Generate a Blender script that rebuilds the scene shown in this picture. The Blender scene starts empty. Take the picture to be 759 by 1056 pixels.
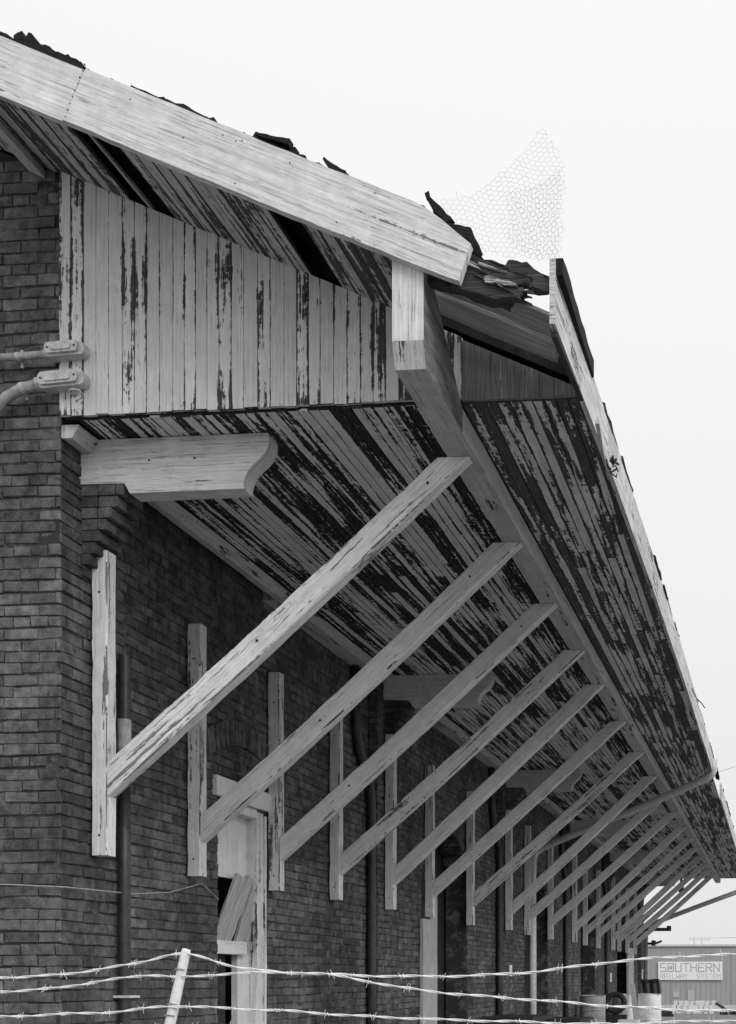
import bpy, math, random
from mathutils import Vector, Matrix
random.seed(7)
R = random.uniform
scene = bpy.context.scene
COL = scene.collection
EYE = 1.65                      # camera height; coordinates below are metres from the camera's eye, lifted at the end

# ------------------------------------------------------------------ materials
class NT:
    def __init__(s, m):
        m.use_nodes = True
        s.t = m.node_tree; s.t.nodes.clear()
    def n(s, typ, ins=None, **props):
        nd = s.t.nodes.new(typ)
        for k, v in props.items(): setattr(nd, k, v)
        for k, v in (ins or {}).items():
            sock = nd.inputs[k]
            if hasattr(v, 'is_output') or isinstance(v, bpy.types.NodeSocket): s.t.links.new(v, sock)
            else: sock.default_value = v
        return nd
    def m(s, op, a, b=0.0, c=None, clamp=False):
        ins = {0: a, 1: b}
        if c is not None: ins[2] = c
        return s.n('ShaderNodeMath', ins, operation=op, use_clamp=clamp).outputs[0]
    def mapr(s, v, a, b, c=0.0, d=1.0, smooth=True):
        return s.n('ShaderNodeMapRange', {0: v, 1: a, 2: b, 3: c, 4: d},
                   interpolation_type='SMOOTHSTEP' if smooth else 'LINEAR').outputs[0]
    def noise(s, vec, scale=1.0, detail=3.0, rough=0.55):
        return s.n('ShaderNodeTexNoise', {'Vector': vec, 'Scale': scale, 'Detail': detail, 'Roughness': rough}).outputs[0]
    def vec(s, x, y, z):
        return s.n('ShaderNodeCombineXYZ', {0: x, 1: y, 2: z}).outputs[0]
    def mix(s, f, a, b):
        return s.n('ShaderNodeMix', {0: f, 2: a, 3: b}).outputs[0]       # float mix
    def out(s, col, rough=0.8, height=None, dist=0.002, spec=0.25, metal=0.0, bstr=1.0):
        p = s.n('ShaderNodeBsdfPrincipled', {'Roughness': rough, 'Metallic': metal, 'Specular IOR Level': spec})
        if isinstance(col, float): p.inputs['Base Color'].default_value = (col, col, col, 1)
        else: s.t.links.new(col, p.inputs['Base Color'])
        if height is not None:
            b = s.n('ShaderNodeBump', {'Height': height, 'Distance': dist, 'Strength': bstr})
            s.t.links.new(b.outputs[0], p.inputs['Normal'])
        o = s.n('ShaderNodeOutputMaterial')
        s.t.links.new(p.outputs[0], o.inputs[0])

def painted(name, paint=.66, wood=.05, thr=.55, width=None, along=1.1, across=38., edge=0., region=.5,
            island=.35, flake=.5, regscale=1.0, grime=.25, crack=.5, woodvar=1.2, fine=.3, chip=.12, wear=.06):
    """white lead paint weathering off timber; UV: U across the board, V metres along the grain"""
    M = bpy.data.materials.new(name); t = NT(M)
    uv = t.n('ShaderNodeSeparateXYZ', {0: t.n('ShaderNodeUVMap').outputs[0]})
    U, V = uv.outputs[0], uv.outputs[1]
    isl = t.n('ShaderNodeNewGeometry').outputs['Random Per Island']
    orn = t.n('ShaderNodeObjectInfo').outputs['Random']
    Um = t.m('MULTIPLY', U, width) if width else U
    z = t.m('ADD', t.m('MULTIPLY', isl, 57.0), t.m('MULTIPLY', orn, 91.0))
    v1 = t.vec(t.m('MULTIPLY', Um, across), t.m('MULTIPLY', V, along), z)
    n1 = t.noise(v1, 1.0, 4.0, .62)
    v2 = t.vec(t.m('MULTIPLY', Um, across * 5), t.m('MULTIPLY', V, along * 11), z)
    n2 = t.noise(v2, 1.0, 3.0, .6)
    oc = t.n('ShaderNodeTexCoord').outputs['Object']
    rg = t.noise(oc, regscale, 2.0, .5)
    sc = t.m('ADD', n1, t.m('MULTIPLY', t.m('SUBTRACT', n2, .5), fine))
    sc = t.m('ADD', sc, t.m('MULTIPLY', t.m('SUBTRACT', rg, .5), region))
    sc = t.m('ADD', sc, t.m('MULTIPLY', t.m('SUBTRACT', isl, .5), island))
    sc = t.m('ADD', sc, t.m('MULTIPLY', t.m('SUBTRACT', t.noise(oc, 26., 4., .65), .5), chip))
    sc = t.m('ADD', sc, t.m('MULTIPLY', t.m('SUBTRACT', orn, .5), wear))
    if edge:
        e = t.m('POWER', t.m('MULTIPLY', t.m('ABSOLUTE', t.m('SUBTRACT', U, .5)), 2.0), 7.0)
        sc = t.m('ADD', sc, t.m('MULTIPLY', e, edge))
    mask = t.mapr(sc, thr - .012, thr + .012)
    # flakes of paint still holding on inside the bare zones
    v3 = t.vec(t.m('MULTIPLY', Um, 95.), t.m('MULTIPLY', V, 9.), z)
    fl = t.mapr(t.noise(v3, 1.0, 6.0, .78), .60, .615)
    mask = t.m('MULTIPLY', mask, t.m('SUBTRACT', 1.0, t.m('MULTIPLY', fl, flake)))
    # wood grain
    v4 = t.vec(t.m('MULTIPLY', Um, 260.), t.m('MULTIPLY', V, 4.0), z)
    gr = t.noise(v4, 1.0, 4.0, .65)
    wcol = t.m('MULTIPLY', wood, t.mapr(gr, .3, .72, 1.0 - woodvar * .6, 1.0 + woodvar, False))
    # paint tone: slow blotches, streaks of dirt along the grain, hairline checks
    v5 = t.vec(t.m('MULTIPLY', Um, 60.), t.m('MULTIPLY', V, 1.6), z)
    st = t.noise(v5, 1.0, 5.0, .65)
    pcol = t.m('MULTIPLY', paint, t.mapr(st, .3, .7, 1.0 - grime, 1.0 + grime * .25, False))
    pcol = t.m('MULTIPLY', pcol, t.mapr(t.noise(oc, 9.0, 4.0, .7), .25, .65, 1.0 - grime * .7, 1.05, False))
    pcol = t.m('MULTIPLY', pcol, t.mapr(isl, 0., 1., .9, 1.06, False))
    v6 = t.vec(t.m('MULTIPLY', Um, 55.), t.m('MULTIPLY', V, .9), z)
    ck = t.m('ABSOLUTE', t.m('SUBTRACT', t.noise(v6, 1.0, 3.0, .5), .5))
    ckm = t.m('MULTIPLY', t.mapr(ck, .004, .011, 1.0, 0.0), t.mapr(n2, .42, .52))
    pcol = t.mix(t.m('MULTIPLY', ckm, crack), pcol, t.m('MULTIPLY', wood, .9))
    col = t.mix(mask, pcol, wcol)
    h = t.m('SUBTRACT', t.m('MULTIPLY', gr, .35), t.m('MULTIPLY', mask, 1.0))
    h = t.m('SUBTRACT', h, t.m('MULTIPLY', ckm, .4))
    t.out(col, .85, h, .003)
    return M

def plain(name, c, rough=.8, var=.25, scale=12., bump=.002, spec=.25, metal=0.0, detail=5.):
    M = bpy.data.materials.new(name); t = NT(M)
    oc = t.n('ShaderNodeTexCoord').outputs['Object']
    n = t.noise(oc, scale, detail, .65)
    n2 = t.noise(oc, scale * 7, 3., .6)
    col = t.m('MULTIPLY', c, t.mapr(n, .3, .7, 1 - var, 1 + var, False))
    col = t.m('MULTIPLY', col, t.mapr(n2, .3, .7, 1 - var * .5, 1 + var * .5, False))
    t.out(col, rough, t.m('ADD', n, t.m('MULTIPLY', n2, .5)) if bump else None, bump or .001, spec, metal)
    return M

def bricks_mat(name, base=.085, spread=.6, mortar=False, light=.2):
    M = bpy.data.materials.new(name); t = NT(M)
    oc = t.n('ShaderNodeTexCoord').outputs['Object']
    isl = t.n('ShaderNodeNewGeometry').outputs['Random Per Island']
    big = t.noise(oc, .9, 4., .65)
    run = t.noise(t.n('ShaderNodeVectorMath', {0: oc, 1: (5., 5., .5)}, operation='MULTIPLY').outputs[0], 1., 4., .6)
    mid = t.noise(oc, 14., 5., .7)
    fin = t.noise(oc, 160., 3., .65)
    if mortar:
        pt = t.mapr(t.noise(oc, 7., 5., .7), .48, .66)
        col = t.mix(pt, .05, light)
        col = t.m('MULTIPLY', col, t.mapr(fin, .3, .7, .7, 1.3, False))
        t.out(col, .95, fin, .003, .1); return M
    col = t.m('MULTIPLY', base, t.mapr(isl, 0, 1, 1 - spread * .55, 1 + spread * .6, False))
    col = t.m('MULTIPLY', col, t.mapr(mid, .3, .7, .45, 1.5, False))
    col = t.m('MULTIPLY', col, t.m('MULTIPLY', t.mapr(big, .3, .7, .6, 1.4, False), t.mapr(run, .3, .7, .7, 1.25, False)))
    col = t.m('MULTIPLY', col, t.mapr(fin, .3, .7, .6, 1.4, False))
    # lime bloom and bare, spalled faces
    bl = t.m('MULTIPLY', t.mapr(t.noise(oc, 24., 5., .7), .62, .72), t.mapr(t.noise(oc, 2.2, 2., .5), .47, .6))
    col = t.mix(t.m('MULTIPLY', bl, .75), col, .24)
    h = t.m('ADD', t.m('MULTIPLY', mid, 1.0), t.m('MULTIPLY', fin, .6))
    t.out(col, .93, h, .010, .12)
    return M

MT = dict(
    barge=painted('barge_paint', .84, .2, .715, None, .28, 20., 0, .38, 0., .3, grime=.32, crack=.6, chip=.3, woodvar=.8, fine=.22),
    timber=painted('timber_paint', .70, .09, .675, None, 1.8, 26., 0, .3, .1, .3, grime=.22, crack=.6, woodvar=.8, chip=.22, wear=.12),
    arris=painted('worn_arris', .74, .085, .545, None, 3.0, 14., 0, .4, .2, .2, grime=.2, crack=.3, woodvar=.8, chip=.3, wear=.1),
    arris_lit=painted('worn_arris_lit', .84, .15, .52, None, 3.0, 14., 0, .4, .2, .2, grime=.2, crack=.3, chip=.3),  # worn arris of the first brace, its stronger light put into the colour
    timber_lit=painted('timber_paint_lit', .82, .20, .615, None, 1.3, 20., 0, .4, .1, .5, grime=.22, crack=.45, woodvar=.8),  # paler copy of the timber paint: light on the first brace is painted in
    beam=painted('beam_paint', .60, .05, .63, None, 2.5, 22., 0, .35, 0., .4, grime=.25, crack=.5),
    bracket=painted('bracket_paint', .70, .05, .72, None, 1.0, 25., 0, .25, 0., .3, grime=.2, crack=.5),
    siding=painted('siding_paint', .74, .055, .668, .075, 1.1, 36., .26, .62, .34, .3, regscale=2.6, grime=.14, crack=.2, fine=.34, chip=.42),
    siding_bare=painted('siding_bare', .5, .17, .36, .085, .7, 40., 0, .2, .2, .15, woodvar=1.0),
    soffit=painted('soffit_paint', .84, .022, .525, .062, 1.5, 34., .30, .42, .34, .40, chip=.40, regscale=1.7, grime=.2, crack=.3, fine=.36),
    soffit_out=painted('soffit_outer_paint', .82, .065, .488, .066, 1.0, 16., .24, .3, .24, .5, chip=.34, regscale=1.0, grime=.3, crack=.3, woodvar=1.1, fine=.22),
    rake=painted('rake_soffit_paint', .68, .07, .55, .085, 1.6, 30., .20, .3, .14, .5, grime=.3, crack=.5, chip=.4),
    fascia=painted('fascia_paint', .72, .14, .625, None, .9, 24., 0, .3, 0., .3, grime=.35, chip=.3, crack=.5, woodvar=.7),
    weathered=painted('weathered_wood', .5, .34, .30, None, .8, 26., 0, .2, 0., .2, woodvar=1.0),
    plank=painted('bleached_plank', .5, .30, .42, None, 1.0, 22., 0, .2, .3, .1, woodvar=1.1),
    dark_wood=painted('rotten_wood', .2, .05, .25, None, 1.2, 26., 0, .2, 0., .1, woodvar=1.4),
    door_paint=painted('door_paint', .74, .09, .80, None, .8, 20., 0, .1, 0., .3, grime=.12, crack=.15),
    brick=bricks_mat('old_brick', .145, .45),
    brick_side=bricks_mat('shaded_brick', .108, .5),  # same brick made darker, shade under the eave put into the colour
    mortar=bricks_mat('lime_mortar', mortar=True, light=.16),
    black=plain('asphalt_felt', .016, .9, .5, 20., .006),
    slab=plain('old_sheathing', .03, .9, .4, 6., .003),
    hole=plain('dark_interior', .015, .95, .2),
    gravel=plain('gravel_ground', .18, .95, .3, 3., .02),
    galv=plain('galvanised_iron', .46, .42, .12, 9., .0006, .5, .55),
    castal=plain('cast_conduit', .50, .6, .28, 26., .0006, .4, .2),
    cable=plain('grey_conduit', .34, .65, .4, 22., .001),
    wire=plain('barbed_wire_steel', .80, .5, .12, 90., .0004, .5, .1),
    net=plain('netting_wire', .34, .5, .1, 20., 0, .5, .5),
    post=plain('fence_post_paint', .74, .55, .16, 60., .001),
    pipe_dark=plain('tarred_pipe', .03, .45, .6, 18., .002, .5),
    pipe_light=plain('painted_pipe', .60, .6, .2, 14., .001),
    shed=plain('shed_sheet_metal', .35, .6, .08, .7, .0),
    shed_pale=plain('shed_vent_paint', .46, .6, .08, 3., 0),
    shed_trim=plain('shed_trim', .55, .6, .1, 3., 0),
    sign_white=plain('sign_enamel', .82, .5, .05, 3., 0),
    sign_ink=plain('sign_lettering', .42, .6, .2, 3., 0),
    drum=plain('pale_drum_paint', .78, .6, .3, 4., .004),
    drum_grey=plain('grey_drum_paint', .30, .6, .4, 4., .004),
    blackcloth=plain('black_tarpaulin', .012, .5, .4, 6., .01, .4),
    cartwood=plain('cart_planks', .16, .85, .4, 6., .003),
    cartdark=plain('cart_iron', .03, .6, .4, 6., .001),
    paper=plain('notice_paper', .80, .8, .08, 12., 0),
    block=plain('pale_blocks', .62, .9, .25, 3., .01),
    bark=plain('tree_bark', .14, .9, .3, 9., .01),
    leaf=plain('tree_leaves', .10, .7, .4, 3., 0),
    pole=plain('pole_wood', .75, .9, .2, 3., .002),  # haze over the far pole is put into this pale tone; one crate shares it
)

# ------------------------------------------------------------------ mesh builder
class MB:
    def __init__(s): s.v = []; s.f = []; s.uv = []; s.mi = []
    def face(s, pts, uvs=None, mi=0):
        i = len(s.v); s.v.extend([tuple(p) for p in pts]); n = len(pts)
        s.f.append(tuple(range(i, i + n))); s.uv.extend(uvs or [(0, 0)] * n); s.mi.append(mi)
    def idx(s, pts):
        i = len(s.v); s.v.extend([tuple(p) for p in pts]); return i
    def fi(s, ids, uvs, mi=0):
        s.f.append(tuple(ids)); s.uv.extend(uvs); s.mi.append(mi)
    def loft(s, A, B, n=1, jit=0.0, cham=0.0, mi=0, u0=None, caps=True, sag=None, mc=None):
        """a timber: four corners A to four corners B, arrises eased by cham, n lengths, edges slightly uneven"""
        A = [Vector(p) for p in A]; B = [Vector(p) for p in B]
        L = (sum(B, Vector()) / 4 - sum(A, Vector()) / 4).length
        u0 = R(0, 50) if u0 is None else u0
        v0 = R(0, 50)
        rings = []
        for k in range(n + 1):
            t = k / n
            c4 = [A[i].lerp(B[i], t) for i in range(4)]
            if sag: off = Vector(sag(t)); c4 = [p + off for p in c4]
            if jit and 0 < k < n: c4 = [p + Vector((R(-jit, jit), R(-jit, jit), R(-jit, jit))) for p in c4]
            ring = []
            for i in range(4):
                p = c4[i]; q0 = c4[i - 1]; q1 = c4[(i + 1) % 4]
                if cham:
                    c = cham * R(.5, 1.9)
                    ring.append(p + (q0 - p).normalized() * c); ring.append(p + (q1 - p).normalized() * c)
                else: ring.append(p)
            rings.append(s.idx(ring)); m = len(ring); last = ring
            if k == 0:
                per = [0.0]
                for i in range(m): per.append(per[-1] + (ring[(i + 1) % m] - ring[i]).length)
                first = ring
        for k in range(n):
            a, b = rings[k], rings[k + 1]
            va, vb = v0 + L * k / n, v0 + L * (k + 1) / n
            for i in range(m):
                j = (i + 1) % m
                s.fi((a + i, a + j, b + j, b + i), ((u0 + per[i], va), (u0 + per[i + 1], va), (u0 + per[i + 1], vb), (u0 + per[i], vb)), mc if (mc is not None and cham and i % 2 == 0) else mi)
        if caps:
            for st, ring, rev in ((rings[0], first, True), (rings[-1], last, False)):
                ids = list(range(st, st + m)); uv = [(u0 + p.x + p.y, v0 + p.z) for p in ring]
                if rev: ids.reverse(); uv.reverse()
                s.fi(ids, uv, mi)
    def box(s, x0, x1, y0, y1, z0, z1, axis=None, n=1, jit=0.0, cham=0.0, mi=0):
        d = (x1 - x0, y1 - y0, z1 - z0); axis = d.index(max(d)) if axis is None else axis
        if axis == 0:
            A = [(x0, y0, z0), (x0, y0, z1), (x0, y1, z1), (x0, y1, z0)]; B = [(x1, p[1], p[2]) for p in A]
        elif axis == 1:
            A = [(x0, y0, z0), (x1, y0, z0), (x1, y0, z1), (x0, y0, z1)]; B = [(p[0], y1, p[2]) for p in A]
        else:
            A = [(x0, y0, z0), (x0, y1, z0), (x1, y1, z0), (x1, y0, z0)]; B = [(p[0], p[1], z1) for p in A]
        s.loft(A, B, n, jit, cham, mi)
    def prism(s, poly, f0, f1, ulong=True, mi=0):
        """polygon (2D) between two mappings f0(p), f1(p) to 3D; U/V from the polygon, V along its first axis"""
        u0, v0 = R(0, 50), R(0, 50)
        n = len(poly); a = s.idx([f0(p) for p in poly]); b = s.idx([f1(p) for p in poly])
        uv = [(u0 + p[1], v0 + p[0]) for p in poly]
        s.fi(list(range(a, a + n)), uv, mi)
        s.fi(list(range(b, b + n))[::-1], uv[::-1], mi)
        for i in range(n):
            j = (i + 1) % n
            th = (Vector(f1(poly[i])) - Vector(f0(poly[i]))).length
            l = math.hypot(poly[j][0] - poly[i][0], poly[j][1] - poly[i][1])
            s.fi((a + j, a + i, b + i, b + j), ((u0, v0 + l), (u0, v0), (u0 + th, v0), (u0 + th, v0 + l)), mi)
    def tube(s, path, r, seg=8, caps=True, mi=0, rfun=None):
        P = [Vector(p) for p in path]; rings = []; n = len(P)
        up = Vector((0, 0, 1)); L = 0.
        for k in range(n):
            d = (P[min(k + 1, n - 1)] - P[max(k - 1, 0)]).normalized()
            a = d.cross(up)
            if a.length < 1e-3: a = d.cross(Vector((0, 1, 0)))
            a.normalize(); b = a.cross(d); rr = rfun(k / (n - 1)) if rfun else r
            rings.append(s.idx([P[k] + (a * math.cos(2 * math.pi * i / seg) + b * math.sin(2 * math.pi * i / seg)) * rr for i in range(seg)]))
        for k in range(n - 1):
            l = (P[k + 1] - P[k]).length
            for i in range(seg):
                j = (i + 1) % seg
                s.fi((rings[k] + i, rings[k] + j, rings[k + 1] + j, rings[k + 1] + i), ((i / seg, L), ((i + 1) / seg, L), ((i + 1) / seg, L + l), (i / seg, L + l)), mi)
            L += l
        if caps:
            s.fi(list(range(rings[0], rings[0] + seg))[::-1], [(0, 0)] * seg, mi)
            s.fi(list(range(rings[-1], rings[-1] + seg)), [(0, 0)] * seg, mi)
    def lathe(s, prof, cx, cy, seg=24, mi=0):
        rings = [s.idx([(cx + r * math.cos(2 * math.pi * i / seg), cy + r * math.sin(2 * math.pi * i / seg), z) for i in range(seg)]) for r, z in prof]
        for k in range(len(prof) - 1):
            for i in range(seg):
                j = (i + 1) % seg
                s.fi((rings[k] + i, rings[k] + j, rings[k + 1] + j, rings[k + 1] + i), [(0, 0)] * 4, mi)
    def build(s, name, mats, parent=None, loc=None, smooth=False):
        me = bpy.data.meshes.new(name)
        base = Vector(loc) if loc is not None else Vector((0, 0, 0))
        org = Vector(parent['org']) if parent is not None and 'org' in parent else Vector((0, 0, 0))
        o0 = base if parent is None else org
        me.from_pydata([(v[0] - o0.x, v[1] - o0.y, v[2] - o0.z) for v in s.v], [], s.f)
        uvl = me.uv_layers.new(name='UVMap')
        flat = [c for u in s.uv for c in u]
        uvl.data.foreach_set('uv', flat)
        if not isinstance(mats, (list, tuple)): mats = [mats]
        for m in mats: me.materials.append(m)
        me.polygons.foreach_set('material_index', s.mi)
        if smooth: me.polygons.foreach_set('use_smooth', [True] * len(me.polygons))
        me.update()
        o = bpy.data.objects.new(name, me); COL.objects.link(o)
        if parent is not None: o.parent = parent
        else: o.location = base
        return o

def tag(o, label=None, cat=None, group=None, kind=None):
    if label: o['label'] = label
    if cat: o['category'] = cat
    if group: o['group'] = group
    if kind: o['kind'] = kind
    return o
def thing(name, loc, label, cat, group=None):
    o = bpy.data.objects.new(name, None); COL.objects.link(o); o.empty_display_size = .2
    o.location = loc; o['org'] = list(loc)
    return tag(o, label, cat, group)
def part(mb, name, mat, parent, label=None, smooth=False):
    root = parent
    while root.parent is not None: root = root.parent
    if 'org' not in parent: parent['org'] = list(root['org'])
    o = mb.build(name, mat, parent, smooth=smooth)
    if label: o['label'] = label
    return o

# ------------------------------------------------------------------ the depot: dimensions
GROUND = -EYE
YG = 6.20                    # gable brick face
XP, XR = -4.10, -4.20        # pilaster face, recessed bay face
YE = 35.2                    # far end of the wall
YB = 5.45                    # front of barge boards
SOF = 3.20                   # eave soffit
XBL, XBR = -1.90, -1.74      # eave beam
XF = -1.0                    # fascia
XRIDGE = -9.2
def zu(x): return 4.63 - .453 * (x + 4.10)            # underside of the roof
def zu2(x): return zu(x) if x >= XRIDGE else zu(2 * XRIDGE - x)
PIL = [(6.2, 6.87), (11.43, 12.1), (16.85, 17.55), (22.3, 23.0), (27.75, 28.45), (34.45, 35.2)]
BRK = [6.40, 11.62, 17.05, 22.5, 27.95, 34.7]
def on_pil(y): return any(a - .02 <= y <= b + .02 for a, b in PIL)

depot = thing('freight_depot', (-4.1, 20., GROUND), 'derelict brick freight depot with peeling white eave carried on a row of slanted struts', 'building')

# openings in the side wall: (y0, y1, spring height, arched)
OPEN = [(8.25, 9.02, 1.36, False), (13.2, 15.2, 1.30, True), (18.75, 20.7, 1.25, True), (24.3, 26.2, 1.25, True), (29.9, 32.2, 1.25, True)]
def arch_top(o, y):
    y0, y1, zs, ar = o
    if not ar: return zs
    h = (y1 - y0) / 2; t = max(-1, min(1, (y - (y0 + y1) / 2) / h))
    return zs + .62 * math.sqrt(max(0, 1 - t * t))
def inside_open(y, z):
    return any(o[0] < y < o[1] and z < arch_top(o, y) for o in OPEN)

# ---- bricks
BH, BJ, BL = .0677, .0072, .212
def lay(mb, P, u0, u1, z0, z1, skip=None, proud=.0085, off=0.0, rough=.0036):
    """P(u,z,d) -> 3D; a running bond of separate bricks with header courses"""
    k0 = int(math.floor(z0 / BH)); k1 = int(math.ceil(z1 / BH))
    for k in range(k0, k1):
        za, zb = k * BH + BJ / 2, (k + 1) * BH - BJ / 2
        za, zb = max(za, z0), min(zb, z1)
        if zb - za < .02: continue
        hdr = (k % 6 == 0)
        L = BL / 2 if hdr else BL
        u = u0 + off - (0 if k % 2 else L / 2) - L
        drift = R(-.006, .006)
        while u < u1:
            a, b = max(u + BJ / 2 + drift, u0), min(u + L - BJ / 2 + drift, u1)
            u += L
            if b - a < .025: continue
            um, zm = (a + b) / 2, (za + zb) / 2
            if skip and skip(um, zm): continue
            pr = proud + R(-.0035, .0035)
            if random.random() < .06: pr -= R(.003, .007)
            dz = .0045 * math.sin(um * 1.3 + k * .35) + .003 * math.sin(um * 4.1 + k * 1.7)
            za_, zb_ = za + dz + R(0, .003), zb + dz - R(0, .003)
            j = lambda: R(-rough, rough)
            c = .004
            bk = [(a, za_), (b, za_), (b, zb_), (a, zb_)]
            bk = [(p[0] + j(), p[1] + j()) for p in bk]
            ft = [(bk[0][0] + c, bk[0][1] + c), (bk[1][0] - c, bk[1][1] + c), (bk[2][0] - c, bk[2][1] - c), (bk[3][0] + c, bk[3][1] - c)]
            ii = mb.idx([P(p[0], p[1], 0) for p in bk]); mm = mb.idx([P(p[0], p[1], pr - .003 + j() * .5) for p in bk]); fo = mb.idx([P(p[0], p[1], pr + j() * .6) for p in ft])
            z4 = [(0, 0)] * 4
            mb.fi((fo, fo + 1, fo + 2, fo + 3), z4)
            for i in range(4):
                q = (i + 1) % 4
                mb.fi((mm + i, mm + q, fo + q, fo + i), z4)
                mb.fi((ii + i, ii + q, mm + q, mm + i), z4)

# gable wall
g = MB()
lay(g, lambda u, z, d: (u, YG + .010 - d, z), -14.2, XP, GROUND, 6.9,
    skip=lambda u, z: z > zu2(u) - .03 or (u > -4.19 and z > zu(-4.1) - .08))
gw = part(g, 'brick_wall', MT['brick'], depot)
b = MB()
poly = [(-14.2, GROUND), (-4.112, GROUND), (-4.112, zu(-4.1)), (XRIDGE, zu(XRIDGE)), (-14.2, zu2(-14.2))]
b.prism(poly, lambda p: (p[0], YG + .010, p[1]), lambda p: (p[0], YG + .30, p[1]))
part(b, 'mortar_bed', MT['mortar'], gw)

# side wall: pilasters and recessed bays
s = MB(); m = MB()
zt = 3.3
for (a, c) in PIL:
    lay(s, lambda u, z, d: (XP - .010 + d, u, z), a + (.012 if a < 6.3 else 0), c, GROUND, zt)
    m.box(XR - .28, XP - .010, a + (.302 if a < 6.3 else .004), c - .004, GROUND, zt)
    if a > 6.3: lay(s, lambda u, z, d: (u, a + .006 - d, z), XR, XP, GROUND, zt, proud=.008)
edges = [p for pl in PIL for p in pl]
for i in range(len(PIL) - 1):
    a, c = PIL[i][1], PIL[i + 1][0]
    o = OPEN[i]; PW = lambda u, z, d: (XR - .010 + d, u, z)
    lay(s, PW, a, o[0], GROUND, zt); lay(s, PW, o[1], c, GROUND, zt, off=.05)
    lay(s, PW, o[0], o[1], o[2] + .025 if not o[3] else GROUND, zt, skip=inside_open)
    x0, x1 = XR - .30, XR - .010
    m.box(x0, x1, a, o[0], GROUND, zt); m.box(x0, x1, o[1], c, GROUND, zt)
    N = 14 if o[3] else 1
    for k in range(N):
        y0 = o[0] + (o[1] - o[0]) * k / N; y1 = o[0] + (o[1] - o[0]) * (k + 1) / N
        m.box(x0, x1, y0, y1, arch_top(o, (y0 + y1) / 2), zt)
    if o[3]:            # rowlock arch ring, a little proud
        h = (o[1] - o[0]) / 2; cy = (o[0] + o[1]) / 2; NV = 30
        for k in range(NV):
            t0 = math.pi * (k + .08) / NV; t1 = math.pi * (k + .92) / NV
            q = lambda t, e: (cy - (h + e) * math.cos(t), o[2] + (.62 + e) * math.sin(t))
            p4 = [q(t0, 0), q(t0, .105), q(t1, .105), q(t1, 0)]
            pr = .012 + R(0, .006)
            s.prism([(p[0], p[1]) for p in p4], lambda p: (XR + pr, p[0], p[1]), lambda p: (XR - .25, p[0], p[1]))
# shallow segmental brick arch above the small doorway
for k in range(22):
    t0, t1 = -1 + 2 * (k + .06) / 22, -1 + 2 * (k + .94) / 22
    q = lambda t, e: (8.64 + .56 * t * (1 + e * .35), 1.66 + .17 * (1 - t * t) + e)
    p4 = [q(t0, 0), q(t0, .19), q(t1, .19), q(t1, 0)]
    pr = .018 + R(0, .01)
    s.prism(p4, lambda p: (XR + pr, p[0], p[1]), lambda p: (XR - .02, p[0], p[1]))
# corbels under the lookout brackets
for yb in BRK:
    for k in range(8):
        z1 = 2.928 - k * BH; ex = .262 - .034 * k
        if ex < .02: break
        for (ya, yc) in ((yb, yb + .105), (yb + .112, yb + .22)):
            e = ex + R(-.006, .006)
            xs = XP
            while xs < XP + e - .02:
                xe = min(xs + .105 + R(-.004, .004), XP + e)
                if XP + e - xe < .03: xe = XP + e
                s.box(xs, xe - .006, ya + R(-.004, .004), yc, z1 - BH + .007, z1, axis=1, jit=0, cham=.004); xs = xe
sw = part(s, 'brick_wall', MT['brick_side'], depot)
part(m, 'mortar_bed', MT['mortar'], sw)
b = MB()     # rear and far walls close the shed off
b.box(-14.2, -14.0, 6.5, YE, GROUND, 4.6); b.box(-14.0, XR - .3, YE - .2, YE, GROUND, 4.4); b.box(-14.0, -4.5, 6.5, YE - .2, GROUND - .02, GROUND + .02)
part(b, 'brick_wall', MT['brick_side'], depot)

FX = [(5.45, -1.07), (7.2, -1.03), (9., -1.003), (12., -.975), (18., -.965), (26., -.965), (36., -.965)]
def fx(y):
    for (a, xa), (c, xc) in zip(FX, FX[1:]):
        if a <= y <= c: return xa + (xc - xa) * (y - a) / (c - a)
    return FX[-1][1]
# ---- roof: slab over everything behind the gable, hollow rake overhang, torn eave corner
r = MB()
TH = .215
def slab(x0, x1, y0, y1, t0, t1, f=zu2, mi=0):
    A = [(x0, y0, f(x0) + t0), (x0, y1, f(x0) + t0), (x0, y1, f(x0) + t1), (x0, y0, f(x0) + t1)]
    B = [(x1, y0, f(x1) + t0), (x1, y1, f(x1) + t0), (x1, y1, f(x1) + t1), (x1, y0, f(x1) + t1)]
    r.loft(A, B, 1)
slab(XRIDGE, -1.092, 6.17, 35.95, .03, TH)
slab(-17.4, XRIDGE, 6.17, 35.95, .03, TH)
slab(XRIDGE, -1.93, 5.50, 6.168, .14, TH)
slab(-17.4, XRIDGE, 5.50, 6.168, .14, TH)
roof = part(r, 'roof', MT['black'], depot)

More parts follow.
